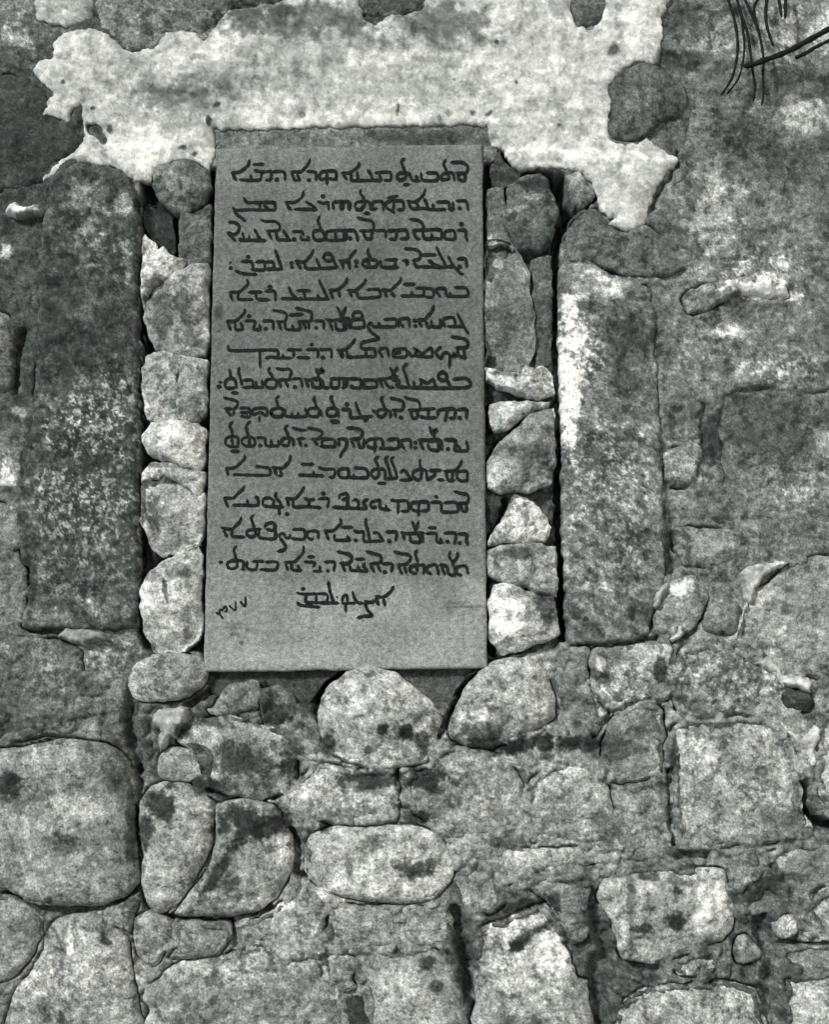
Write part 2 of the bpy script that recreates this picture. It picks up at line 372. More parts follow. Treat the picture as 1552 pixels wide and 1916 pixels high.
# left of the slab
S('packing_stone','','286,345 292,318 320,302 358,300 384,316 391,345 380,372 352,396 330,394 302,376','rounded grey stone under the plaster, topmost beside the left edge of the slab',108,GL,H=12,er=26)
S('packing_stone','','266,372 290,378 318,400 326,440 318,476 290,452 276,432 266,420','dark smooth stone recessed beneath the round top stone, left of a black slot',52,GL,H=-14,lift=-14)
S('packing_stone','','338,402 362,400 392,385 393,488 352,494 335,480 334,440','rough mottled grey stone right of the black slot, against the slab',94,GL,H=4,er=10)
S('mortar_lump','','266,458 272,440 290,456 296,470 306,462 316,474 342,488 336,508 300,532 282,545 270,572 264,540','crumbly white lump of mortar with jagged points, left of the slab',188,GL,H=14,facet=26,er=8,cat='mortar lump',edge=4,rough=2.6,step=1.8,c1=.2)
S('packing_stone','','355,500 391,497 392,560 391,640 378,658 350,664 300,657 281,627 273,600 276,570 291,542 325,515','largest stone left of the slab, mottled grey with a paler right side',148,GL,H=20,er=26,dome=.3,facet=24)
S('packing_stone','','272,670 300,662 345,666 388,676 391,720 389,768 352,790 300,784 276,780 268,740 266,690','squarish pale stone with a short dark slit in its face, left of the slab',156,GL,H=14,er=14,facet=14)
S('packing_stone','','268,815 284,793 320,786 368,792 381,804 379,858 368,882 348,878 320,864 285,853 270,836','bright white rounded stone, wedge shaped, left of the slab',186,GL,H=22,er=24,dome=.3,facet=24)
S('packing_stone','','264,884 284,865 318,867 352,876 381,884 384,902 366,926 340,906 312,892 285,896 268,906','thin pale crust-like stone just beneath the white rounded stone',172,GL,H=12,er=10,edge=3.5)
S('packing_stone','','270,910 308,896 342,908 366,930 378,926 379,998 364,1018 330,1031 296,1034 280,1010 266,970','pale broken stone with a shaded left corner, between the thin crust and the lowest stone',168,GL,H=16,er=16,facet=34)
S('packing_stone','','263,1095 290,1062 330,1038 362,1022 374,1042 374,1178 345,1213 292,1214 269,1180 262,1140','angular pale stone with a creased face, lowest beside the left edge of the slab',166,GL,H=18,er=14,facet=44,dome=.1)
# right of the slab
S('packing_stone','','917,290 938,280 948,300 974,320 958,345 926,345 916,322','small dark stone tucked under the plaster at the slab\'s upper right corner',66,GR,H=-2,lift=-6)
S('packing_stone','','912,350 944,347 950,396 956,436 966,462 938,452 912,456','dull flat stone between the slab and the round dark stone',92,GR,H=-4,lift=-6)
S('packing_stone','','949,380 958,346 980,330 1010,326 1026,345 1040,384 1044,398 1034,425 1029,462 1008,468 976,460 956,440 948,410','round dark stone with pale veins, near the slab\'s upper right corner',84,GR,H=10,er=22)
S('packing_stone','','1060,328 1086,318 1100,345 1116,358 1110,374 1084,390 1076,384 1068,362','small grey block tilted under the plaster, right of the round dark stone',112,GR,H=9,er=8)
S('packing_stone','','912,460 938,452 968,470 988,510 997,580 999,650 984,684 950,690 915,678 910,560','tall narrow grey stone standing against the right edge of the slab',112,GR,H=4,er=10,facet=30,c1=.2)
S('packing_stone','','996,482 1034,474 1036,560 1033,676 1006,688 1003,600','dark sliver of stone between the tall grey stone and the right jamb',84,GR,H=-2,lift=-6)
S('mortar_lump','','908,684 940,694 975,700 985,684 1000,690 1015,686 1032,702 1036,734 1010,742 985,738 940,725 910,708','pale crumbly lump of mortar lying across the gap right of the slab',176,GR,H=16,facet=20,er=7,cat='mortar lump',edge=4,rough=2.6,step=1.8)
S('packing_stone','','922,754 970,753 1026,750 1024,764 990,772 960,794 930,804 920,790','small pale triangular stone under the crumbly lump, right of the slab',158,GR,H=12,er=12)
S('packing_stone','','990,780 1034,767 1041,800 1039,868 1029,898 985,914 940,917 916,910 909,880 913,860 936,831 966,802','large mottled grey stone with a rounded point, halfway down the slab\'s right edge',132,GR,H=16,er=16,facet=30,dome=.1)
S('packing_stone','','962,930 985,933 1008,950 1027,985 1019,1009 990,1017 945,1014 918,1018 922,1000 946,966','white wedge shaped stone, right of the slab beneath the large mottled one',182,GR,H=14,er=10,facet=30)
S('packing_stone','','914,1030 958,1018 1000,1017 1044,1026 1049,1060 1044,1112 1000,1107 985,1100 940,1089 918,1074','grey stone with a dark upper edge, second from the bottom right of the slab',138,GR,H=14,er=20)
S('packing_stone','','930,1096 960,1093 985,1106 1030,1116 1047,1140 1044,1188 1000,1203 966,1218 941,1222 921,1194 907,1170 913,1130','stone with a brilliant white face, at the slab\'s lower right corner',160,GR,H=20,er=18,dome=.2,facet=34)
# below the slab
S('fieldstone','E','470,640 490,575 560,528 640,518 740,532 775,575 750,650 690,690 600,703 510,698 480,668','oval grey stone under the slab\'s lower left corner',140,GB,H=22,er=34,open_joint=.75)
S('fieldstone','E','788,722 832,652 900,628 962,622 972,690 950,740 800,753 770,736','flattish pale stone just below the slab, left of the central boulder',128,GB,H=16,er=18)
S('fieldstone','E','964,652 1030,640 1090,672 1106,722 1082,800 1022,830 982,800 962,722','dark oval stone stained along its top, beside the flattish pale one',104,GB,H=14,er=20)
S('fieldstone','','292,1440 300,1408 325,1397 368,1402 384,1420 380,1455 350,1464 305,1460','small pale stone on the left of the blotched one, above the egg shaped stone',150,GB,H=14,er=18,open_joint=0.5)
S('fieldstone','','332,1385 368,1348 430,1338 490,1352 535,1372 553,1400 557,1450 528,1484 480,1496 430,1488 396,1474 386,1450 385,1415','broad pale stone blotched with black stains, lower left of the slab',142,GB,H=20,er=34,open_joint=0.45)
S('boulder','','592,1332 610,1287 648,1257 690,1241 736,1255 776,1285 814,1316 828,1350 812,1392 799,1427 742,1438 690,1438 640,1424 608,1403 595,1364','large pale boulder bulging over the middle of the slab\'s lower edge',150,GB,H=32,er=30,dome=.25,facet=34,tension=.1,cat='boulder',open_joint=.75)
S('boulder','F','132,810 152,740 202,640 282,562 340,538 400,537 478,528 508,600 536,700 526,770 440,810 380,848 290,880 200,868 150,843','leaning grey boulder with a sharp left slope, below the slab\'s lower right corner',132,GB,H=28,er=44,dome=.45,cat='boulder',open_joint=.75)
S('fieldstone','F','514,545 562,505 648,493 662,560 660,640 716,735 690,828 600,848 550,790 545,700','grey stone under the foot of the right jamb, right of the leaning boulder',118,GB,H=15,er=26)
S('fieldstone','F','672,512 760,502 900,478 968,502 973,600 958,698 890,700 840,695 745,738 706,690 668,640','pale pitted block bedded under the right end of the right jamb',140,GB,H=13,er=20)
S('fieldstone','F','742,762 840,708 900,703 936,742 940,830 930,958 860,1000 740,998 704,900 722,812','upright grey stone with a dark stained lower half, left of a vertical open joint',122,GB,H=14,er=26)
S('fieldstone','','1272,1217 1310,1203 1380,1212 1438,1242 1448,1290 1428,1333 1370,1336 1290,1343 1264,1328 1260,1270','rough crumbling block with many pits, above the large square block on the right',118,GB,H=10,er=22,rough=2.2)
S('boulder','','1256,1362 1290,1347 1370,1340 1440,1347 1478,1380 1498,1440 1504,1490 1496,1556 1440,1578 1350,1588 1278,1592 1264,1550 1258,1450','large squarish pale block on the right, lower part of the wall',144,GB,H=17,er=30,cat='boulder',dome=.3,open_joint=0.35)
S('fieldstone','','1462,1292 1480,1288 1518,1300 1524,1318 1510,1334 1474,1330 1460,1310','small black looking stone set in white mortar at the right',64,GB,H=16,er=10,open_joint=.75)
S('fieldstone','','1526,1352 1600,1330 1612,1546 1568,1524 1536,1492 1524,1452 1534,1420','pale stone cut by the right border, beside a black open crack',146,GB,H=16)
S('fieldstone','','1245,1102 1262,1082 1300,1077 1324,1100 1329,1120 1309,1160 1289,1184 1256,1194 1226,1184 1224,1150','rounded stone with a white smear on top, right of the right jamb\'s foot',128,GB,H=14,er=22)
S('fieldstone','','1332,1130 1380,1126 1384,1180 1360,1194 1317,1184 1317,1156','small dull grey stone beside the great round boulder\'s left edge',112,GB,H=8)
S('boulder','','1440,1087 1490,1047 1560,1037 1615,1042 1615,1290 1520,1268 1440,1233 1383,1203 1378,1170 1402,1120','great round grey boulder cut by the right border, lower right of the niche',132,GB,H=20,er=50,cat='boulder')
S('fieldstone','','1270,988 1398,992 1408,1030 1390,1054 1330,1066 1282,1058 1266,1020','low rectangular grey block right of the right jamb, ending in a dark recess',118,GB,H=10,er=18)
S('fieldstone','','-40,1188 40,1188 108,1197 152,1217 157,1300 138,1366 60,1382 -40,1388','rough dark stone at the left border under the left jamb',96,GB,H=12,er=26,rough=1.8)
S('boulder','','-40,1420 40,1397 120,1382 198,1392 238,1420 248,1500 256,1600 260,1650 234,1679 190,1694 120,1697 60,1687 16,1668 -40,1655','huge smooth rounded boulder at the lower left border',132,GB,H=30,er=46,dome=.35,cat='boulder',rough=.6,open_joint=.75)
S('fieldstone','G','520,132 560,70 620,50 720,68 797,130 797,190 787,290 738,400 678,488 620,538 582,546 542,508 524,430 530,320 514,230','egg shaped tilted stone with a black patch at its upper left, beside the huge boulder',140,GB,H=22,er=40,open_joint=.75)
S('fieldstone','G','806,142 900,115 1026,142 1077,230 1096,300 1085,380 1036,478 958,538 840,556 684,556 646,543 702,470 772,370 802,260','rounded stone split by a dark diagonal streak, black on top, beside the egg shaped one',138,GB,H=24,er=40,open_joint=.75)
S('fieldstone','','569,1600 581,1561 620,1547 680,1547 760,1542 820,1561 847,1600 849,1640 819,1679 770,1691 700,1689 640,1679 600,1664 573,1635','long oval white stone with a dark blotch, below the central boulder',158,GB,H=22,er=36,open_joint=.75)
S('fieldstone','','537,1490 561,1456 600,1424 640,1434 740,1446 744,1500 740,1538 622,1543 562,1529 537,1514','grey stone in shadow right under the central boulder, left of a crack',134,GB,H=10,er=26)
S('fieldstone','','757,1450 790,1442 830,1394 900,1402 958,1422 983,1480 973,1558 900,1573 850,1558 792,1536 757,1500','broad dull stone right of the crack under the central boulder',130,GB,H=10,er=28,rough=1.4)
S('fieldstone','','987,1470 1010,1442 1060,1422 1110,1442 1138,1470 1153,1530 1148,1578 1050,1576 996,1576 992,1540','big rounded pale stone above the whitish step stone',142,GB,H=14,er=30)
S('fieldstone','H','325,302 480,298 738,296 748,352 600,368 480,388 400,428 328,432','low flat whitish stone like a step, below the big rounded pale one',166,GB,H=20,er=14,open_joint=.4)
S('fieldstone','H','772,250 830,232 930,240 955,300 940,345 800,350 756,330','dull pitted stone left of the large square block\'s lower corner',108,GB,H=8)
S('fieldstone','H','132,252 270,242 298,290 288,340 200,368 160,388 142,330','small pale stone touching the right end of the long oval white stone',146,GB,H=13,er=18)
S('fieldstone','H','164,402 230,374 298,364 318,420 348,500 300,548 220,548 182,510 162,450','knobbly grey stone beneath the small pale one, above a dark joint',128,GB,H=13,er=20)
S('fieldstone','H','328,442 480,404 600,388 676,384 666,480 640,556 566,556 505,498 424,458','mottled grey wedge under the whitish step stone',126,GB,H=12,er=20)
S('boulder','H','694,452 722,412 880,394 1080,369 1166,384 1186,470 1206,530 1196,600 1148,648 1060,678 960,718 880,732 784,712 764,640 734,560 694,490','clean pale rounded rectangle of stone with three black spots, lower right',158,GB,H=22,er=34,cat='boulder',open_joint=.75)
S('boulder','H','244,602 340,564 440,514 498,514 548,572 566,650 596,710 616,780 656,792 666,860 656,1040 246,1040 236,850 230,700','tall pale stone with a slanting black stain, at the lower border',150,GB,H=20,er=30,cat='boulder',open_joint=0.45)
S('boulder','H','776,1040 784,880 880,814 1000,804 1180,794 1278,824 1306,900 1306,1040','wide pale stone at the lower border beneath the one with three black spots',148,GB,H=20,er=30,cat='boulder')
S('boulder','H','1394,794 1480,774 1570,754 1640,780 1640,1040 1394,1040 1384,880','pale corner stone at the bottom right of the wall',154,GB,H=18,er=30,cat='boulder')
S('fieldstone','H','1374,684 1450,656 1640,654 1640,740 1480,752 1402,758','low grey stone just above the pale corner stone',128,GB,H=12,er=16)
S('fieldstone','H','1454,532 1500,474 1570,444 1660,440 1660,636 1540,636 1500,600','bright stone at the right border near the bottom',164,GB,H=16,er=22)
S('fieldstone','H','1332,582 1400,544 1436,572 1428,618 1370,638','small bright cobble between the spotted stone and the right border',152,GB,H=12,er=12)
S('fieldstone','H','1454,612 1498,602 1528,630 1472,643','tiny pale cobble beneath the bright stone at the right border',146,GB,H=9,er=8)
S('fieldstone','H','1314,312 1440,284 1660,292 1660,428 1500,456 1462,486 1404,438 1334,370','grey stone at the right border under the large square block',132,GB,H=14,er=24)
S('fieldstone','H','1184,394 1258,392 1268,430 1220,468 1194,450','small pale cobble at the upper right of the spotted stone',138,GB,H=9,er=12)
S('fieldstone','H','1224,512 1282,456 1330,424 1386,480 1376,538 1290,546 1240,556','slanting grey stone with a dark streak, right of the spotted stone',112,GB,H=10,er=14)
S('fieldstone','H','1204,642 1240,624 1298,680 1288,718 1212,736 1198,700','small angular grey stone at the lower right of the spotted stone',118,GB,H=9,er=12)
S('fieldstone','H','968,740 1010,690 1100,676 1150,690 1130,745 1060,775 990,770','lump of speckled rubble under the right end of the spotted stone',130,GB,H=8,er=14,rough=2.4)
S('fieldstone','H','575,615 640,585 662,606 640,645 600,662','little dark cobble between the tall stained stone and the spotted one',92,GB,H=6,er=9)
S('fieldstone','G','-80,482 60,486 118,532 157,562 151,620 106,718 38,786 -80,796','grey stone at the left border, beneath the huge smooth boulder',132,GB,H=14,er=24,open_joint=.75)
S('boulder','G','170,620 204,572 270,549 350,539 398,562 440,604 478,642 483,720 498,800 516,880 516,1050 30,1050 42,850 114,760 154,680','large rough pale stone in the bottom left corner',136,GB,H=20,er=36,cat='boulder',open_joint=.75)
S('fieldstone','G','416,522 490,494 516,494 498,558 486,626 442,588 414,560','small dark wedge below the gap between the huge boulder and the egg shaped stone',112,GB,H=8,er=14)
S('fieldstone','G','500,562 560,534 618,558 652,582 636,648 598,716 560,745 506,698 494,620','teardrop shaped grey stone beneath the egg shaped one',128,GB,H=14,er=20,open_joint=.75)
S('fieldstone','G','666,574 780,573 850,578 858,628 838,676 790,706 640,716 626,706 654,650','grey stone beneath the split rounded stone, left of a short vertical joint',124,GB,H=12,er=22,open_joint=.75)
S('fieldstone','G','886,572 980,553 1080,474 1132,408 1206,472 1236,492 1216,560 1196,636 1150,684 1050,694 984,646 892,644','sloping pale stone under the right flank of the split rounded stone',134,GB,H=13,er=28)
S('boulder','G','546,1050 554,900 526,850 604,764 682,724 790,720 880,675 980,665 1060,714 1186,704 1196,780 1256,870 1280,1050','very large pale stone along the bottom border, left of centre',140,GB,H=20,er=40,cat='boulder',open_joint=0.35)
S('fieldstone','G','1214,570 1244,504 1380,514 1464,524 1470,620 1464,666 1340,676 1224,646','grey stone below the long oval white one, left of its short joint',130,GB,H=12,er=22)
S('fieldstone','','747,1702 770,1695 828,1693 849,1720 847,1758 820,1771 747,1762','small squarish stone below the right end of the long oval white one',126,GB,H=11,er=16)
S('fieldstone','G','1204,694 1298,694 1334,720 1316,790 1334,828 1260,846 1212,798','dull stone wedged upright between two large bottom boulders',110,GB,H=10,er=18)
S('boulder','','670,1815 674,1792 740,1783 800,1768 828,1787 847,1820 866,1870 868,1960 702,1960 690,1870','large pale stone with two dark spots at the bottom border, centre',140,GB,H=20,er=32,cat='boulder')
S('fieldstone','G','1270,852 1338,834 1366,880 1396,940 1386,1050 1294,1050','very dark stone at the bottom border, squeezed between two pale boulders',62,GB,H=6,er=14)
# around the plaster and at the borders
S('fieldstone','','1139,166 1151,146 1180,122 1210,117 1236,122 1252,142 1282,162 1290,190 1276,216 1240,228 1202,262 1150,264 1140,240 1146,200','dark grey stone jutting into the right side of the plaster',84,GT,H=14,er=12,c1=.15)
S('fieldstone','','1060,-50 1142,-50 1136,20 1111,48 1081,46 1069,18','dark stone bare of plaster at the upper border, right of centre',92,GT,H=4)
S('fieldstone','','664,-50 806,-50 790,16 748,28 722,32 702,44 684,34 672,0','dark stone bare of plaster at the upper border, in the middle',86,GT,H=2,lift=-3)
S('fieldstone','','180,-50 560,-50 520,2 430,16 400,46 382,72 362,56 305,64 285,88 240,92 215,72 186,50 178,20','broad mottled grey stone exposed above the plaster, upper left',112,GT,H=3,lift=-3)
S('fieldstone','','-50,150 40,142 78,158 92,200 124,232 146,250 150,266 132,288 98,308 80,336 50,346 -50,350','smooth dark stone left of the plaster\'s ragged edge',62,GT,H=3,er=20,c1=.15,c2=.15)
S('fieldstone','','1058,462 1066,426 1090,402 1118,390 1140,420 1172,434 1206,420 1260,466 1284,500 1222,522 1150,508 1108,491 1056,490','dark stone on top of the right jamb, under the tip of the plaster',96,GT,H=10,er=20,c1=.18)
S('fieldstone','','1277,560 1291,541 1330,531 1380,526 1430,511 1468,531 1478,554 1440,559 1400,555 1350,566 1320,584 1290,584','thin stone ledge with a bright crust, sticking out of the wall right of the jamb',128,GT,H=24,er=9,rough=2.0)
S('fieldstone','','-50,945 28,952 34,1045 50,1066 50,1105 38,1158 -50,1178','pale stone at the left border beside the left jamb\'s foot',118,GB,H=8)
S('fieldstone','','-50,590 16,592 20,720 -50,735','narrow grey stone at the left border, beside a dark open joint',100,GB,H=10)
S('fieldstone','','1300,205 1370,215 1440,250 1480,330 1440,420 1380,470 1300,455 1270,400 1245,345 1275,320','large smooth dull stone right of the plaster, with a pale patch',104,GT,H=1,lift=-3,open_joint=-.6,er=40,c1=.15,rough=.8)
S('fieldstone','','1345,730 1420,715 1520,722 1615,730 1615,985 1480,975 1390,985 1345,930 1335,820','broad dark smooth stone at the right border, halfway up',108,GT,H=1,lift=-4,er=30,open_joint=-.6,c1=.15,rough=.8)
S('fieldstone','','1240,850 1262,836 1296,850 1308,880 1296,910 1262,912 1244,890','small round grey stone beside the right jamb\'s right edge',120,GT,H=8,er=16)

# ------------------------------------------------------------------ the wall's core of earth mortar, with the niche cut into it
NICHE = smooth(P('', '262,330 300,318 395,285 396,236 914,236 950,290 1010,312 1050,330 1045,420 1043,500 1052,900 1056,1195 960,1228 880,1262 840,1310 560,1318 400,1300 372,1222 266,1215 258,1100 264,700'), 4, 0, 3)
GAPS = [  # open joints of the wall, raked deep: centre line, half width, depth in mm
 (P('F','285,575 215,625 165,700 125,790 100,830'), 6, 34), (P('','590,1330 600,1290 650,1248 695,1240'), 6, 34),
 (P('C','75,280 55,340 50,420 45,490'), 7, 26), (P('E','85,425 130,437 245,440'), 5, 22), (P('F','690,500 800,480 915,465'), 4, 20),
 (P('','1047,328 1053,362 1068,390 1056,408 1046,432'), 9, 80), (P('','1068,392 1096,384 1124,352'), 5, 40), (P('','1050,392 1043,430 1040,480 1043,560 1045,700 1048,850 1051,1000 1056,1190'), 7, 60), (P('','399,290 397,600 389,900 380,1215'), 4, 60),
 (P('','262,480 262,700 262,1000 260,1180'), 3, 50), (P('','331,402 323,470'), 6, 60), (P('','912,870 930,836 965,802 990,779'), 6, 50), (P('','916,755 918,800'), 4, 40), (P('','910,1080 905,1170 925,1222'), 5, 40), (P('','948,930 930,990 912,1010'), 4, 40), (P('','262,1098 300,1050 365,1018'), 5, 40),
 (P('','745,1440 748,1480 752,1510'), 4, 20), (P('F','660,650 700,705 740,745 700,800 675,835'), 3.5, 16), (P('F','740,745 840,700 890,690'), 3, 12),
 (P('F','935,735 945,790 935,860 930,960'), 5, 20), (P('','1250,1440 1255,1540 1262,1580'), 4, 18),
 (P('','1506,1468 1508,1510 1520,1536 1560,1546'), 9, 75), (P('','1272,1602 1320,1600'), 8, 26), (P('B','990,560 995,610 940,680 880,790'), 3.5, 14),
 (P('D','880,380 905,470 910,560'), 3, 8), (P('F','955,10 960,80 975,200'), 12, 20), (P('D','1090,560 1090,700'), 7, 9), (P('','1310,1160 1290,1190 1262,1200'), 5, 22),
 (P('G','20,470 110,525 200,535 340,525 430,500 520,440'), 7, 26), (P('G','500,0 520,60 495,200 525,380 540,500 600,550 680,560'), 6, 26),
 (P('G','775,90 860,120 1040,105'), 5, 24), (P('G','1085,230 1110,290 1105,390 1140,410'), 6, 28), (P('G','680,565 850,575 1000,520'), 6, 26),
 (P('G','850,575 880,650'), 7, 26), (P('H','160,540 200,700 210,830 230,955'), 12, 32), (P('H','670,480 700,600 740,700 900,760'), 14, 30),
 (P('H','690,720 690,900 680,960'), 14, 26), (P('H','1300,560 1340,700 1320,860 1350,960'), 15, 26), (P('H','1370,650 1552,655'), 4, 22),
 (P('','245,1290 235,1340 248,1400 262,1440'), 8, 26), (P('','350,1318 400,1290 470,1268'), 6, 34),
]
def seg_d(px, py, line):
    o = np.full(px.shape, 1e9)
    for (x0, y0), (x1, y1) in zip(line[:-1], line[1:]):
        dx, dy = x1-x0, y1-y0
        t = np.clip(((px-x0)*dx+(py-y0)*dy)/(dx*dx+dy*dy+1e-9), 0, 1)
        o = np.minimum(o, np.hypot(px-x0-t*dx, py-y0-t*dy))
    return o
# broad zones of different mortar: x, y, rx, ry, grey of the print
ZONES = [(60,250,150,180,60),(60,560,90,260,56),(-40,1000,110,300,95),(1400,400,260,330,104),(1330,150,140,160,88),(1450,60,160,90,122),(1400,830,230,280,104),(1500,1250,200,200,138),
 (1340,1290,150,90,128),(1100,1300,160,110,130),(300,1800,320,140,128),(700,1780,200,160,130),(330,1330,110,110,84),(680,1480,220,80,140),(1000,1500,220,130,140),(880,1750,52,110,62),(1130,1820,80,110,62),(1400,1780,80,130,76),(1250,1560,120,60,112),
 (300,1712,320,36,84),(60,1290,170,110,92),(190,1250,60,80,120),(650,1290,330,50,62),(200,60,120,60,70)]
def wall():
    xs = np.concatenate([np.arange(-1500,-50,16), np.arange(-50,1602,3.0), np.arange(1602,3060,16)])
    ys = np.concatenate([np.arange(-1050,-50,16), np.arange(-50,1966,3.0), np.arange(1966,4300,16)])
    nx, ny = len(xs), len(ys)
    gx, gy = np.meshgrid(xs, ys); px = gx.ravel(); py = gy.ravel()
    h = -8 + 7*ss(1150, 1300, py) + 4*ss(1240, 1330, px)*ss(300, 450, py) + (8-4*ss(460, 330, py)*ss(1290, 1230, px))*fbm(px, py, 200, 3, 41, .5) + 5*fbm(px, py, 60, 4, 42, .55) + 1.6*fbm(px, py, 12, 2, 43)
    # rubble beyond the picture, bedded in the same mortar
    S = 190.0
    cx = np.floor(px/S); cy = np.floor(py/S); f1 = np.full(px.shape, 9e9); f2 = f1.copy(); idc = np.zeros(px.shape)
    wx = px+26*fbm(px, py, 120, 2, 51); wy = py+26*fbm(px, py, 120, 2, 52)
    for a in (-1, 0, 1):
        for b in (-1, 0, 1):
            ix, iy = cx+a, cy+b
            jx = (ix+.15+.7*_h(ix, iy, 61)/4294967296.)*S; jy = (iy+.15+.7*_h(ix, iy, 62)/4294967296.)*S
            dd = np.hypot(wx-jx, wy-jy); c = _h(ix, iy, 63)/4294967296.
            n1 = dd < f1
            f2 = np.where(n1, f1, np.minimum(f2, dd)); idc = np.where(n1, c, idc); f1 = np.where(n1, dd, f1)
    # small packing stones and grit bedded in the mortar of the lower wall and the right side
    def cells(S, sd, warp):
        wx = px+warp*fbm(px, py, S*1.3, 2, sd); wy = py+warp*fbm(px, py, S*1.3, 2, sd+1)
        cx = np.floor(wx/S); cy = np.floor(wy/S); a1 = np.full(px.shape, 9e9); a2 = a1.copy(); ic = np.zeros(px.shape)
        for a in (-1, 0, 1):
            for b in (-1, 0, 1):
                ix, iy = cx+a, cy+b
                dd = np.hypot(wx-(ix+.1+.8*_h(ix, iy, sd+2)/4294967296.)*S, wy-(iy+.1+.8*_h(ix, iy, sd+3)/4294967296.)*S)
                n1 = dd < a1; a2 = np.where(n1, a1, np.minimum(a2, dd)); ic = np.where(n1, _h(ix, iy, sd+4)/4294967296., ic); a1 = np.where(n1, dd, a1)
        return a2-a1, ic
    wl_ = np.maximum(ss(1190, 1260, py), .45*ss(1240, 1300, px)*ss(380, 500, py))
    e1, c1_ = cells(46., 211, 12.); e2, c2_ = cells(19., 231, 6.)
    m1 = wl_*(c1_ > .35); m2 = wl_*(c2_ > .45)
    h = h + m1*(5*ss(0, 11, e1)-2)*(.5+c1_) + m2*(2.4*ss(0, 6, e2)-1)
    grit = m1*(c1_-.65)*1.0*ss(0, 7, e1) + m2*(c2_-.7)*1.0*ss(0, 4, e2)
    out = np.maximum(np.maximum(-px, px-1552), np.maximum(-py, py-1916))
    wout = ss(45, 70, out)
    pil = ss(4, 40, f2-f1)
    h = h*(1-wout*.5) + wout*(26*pil-10)
    inb = (px > 200) & (px < 1110) & (py > 190) & (py < 1360); idx = np.where(inb)[0]
    ins = inside(px[idx], py[idx], [NICHE]); d, _, _ = nearest(px[idx], py[idx], [NICHE[::3]])
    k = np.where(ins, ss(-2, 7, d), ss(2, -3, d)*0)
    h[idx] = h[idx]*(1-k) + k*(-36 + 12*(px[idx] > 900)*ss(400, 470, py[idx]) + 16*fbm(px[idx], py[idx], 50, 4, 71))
    for line, hw, dep in GAPS:
        m = hw*2+8; x0, y0 = line.min(0)-m; x1, y1 = line.max(0)+m
        q = np.where((px > x0) & (px < x1) & (py > y0) & (py < y1))[0]
        dd = seg_d(px[q]+4*fbm(px[q], py[q], 18, 2, 81), py[q]+4*fbm(px[q], py[q], 18, 2, 82), line)
        h[q] = np.minimum(h[q], np.where(dd < hw*1.6, h[q]-dep*ss(hw*1.6, hw*.5, dd), h[q]))
    for sp_ in SPEC:                                  # joints: here open and dark, there filled
        if sp_['group'] in (GL, GR): continue
        o = sp_['outline']; (x0, y0), (x1, y1) = o.min(0)-9, o.max(0)+9
        q = np.where((px > x0) & (px < x1) & (py > y0) & (py < y1))[0]
        if not len(q): continue
        dd, _, _ = nearest(px[q], py[q], [o[::2]])
        ins = inside(px[q], py[q], [o[::2]])
        op = sp_['open_joint']; n_ = fbm(px[q], py[q], 75, 2, 87, .4); thr = .32-.7*op
        m_ = ss(thr-.12, thr+.2, n_)
        h[q] += -16*ss(4.5, .8, dd)*m_ + 4*(1-m_)*(1-max(op, 0))*ss(34, 4, dd) - np.where(ins, 22*ss(7, 30, dd), 0)
    base = np.full(px.shape, 104.0); ws = np.ones(px.shape)
    wob = .35*fbm(px, py, 60, 3, 91)
    for (x, y, rx, ry, g) in ZONES:
        w = 3*ss(1.35, .6, np.sqrt(((px-x)/rx)**2+((py-y)/ry)**2)+wob); base += w*g; ws += w
    base = base/ws
    base[idx] = base[idx]*(1-k) + k*(34+34*(px[idx] > 900)*ss(400, 470, py[idx]))  # niche back darkened in colour too, standing in for the recess's shade
    base = base*(1-wout)+wout*(95+60*idc)*(.55+.45*pil)
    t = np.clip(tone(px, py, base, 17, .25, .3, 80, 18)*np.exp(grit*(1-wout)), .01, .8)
    X, Z = W(px, py)
    keep = Z > -.08
    V = np.stack([X, -h*.001, Z], 1)
    j, i = np.meshgrid(np.arange(ny-1), np.arange(nx-1), indexing='ij'); j = j.ravel(); i = i.ravel()
    F = np.stack([j*nx+i, (j+1)*nx+i, (j+1)*nx+i+1, j*nx+i+1], 1)
    F = F[keep[F].any(1)]
    used, inv = np.unique(F, return_inverse=True); F = inv.reshape(-1, 4); V = V[used]; t = t[used]
    # thickness of the wall
    x0, x1, z0, z1 = V[:,0].min(), V[:,0].max(), -.1, V[:,2].max(); n = len(V)
    V = np.concatenate([V, [[x0,.12,z0],[x1,.12,z0],[x1,.12,z1],[x0,.12,z1],[x0,.6,z0],[x1,.6,z0],[x1,.6,z1],[x0,.6,z1]]])
    F = F.tolist()+[[n+4,n+5,n+6,n+7],[n,n+4,n+7,n+3],[n+1,n+2,n+6,n+5],[n+3,n+7,n+6,n+2],[n,n+3,n+2,n+1]]
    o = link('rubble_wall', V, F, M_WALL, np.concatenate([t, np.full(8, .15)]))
    return tag(o, 'old rubble wall in grey mortar, patched with pale plaster, around the inscribed slab', 'wall', kind='thing')
WALL = wall()

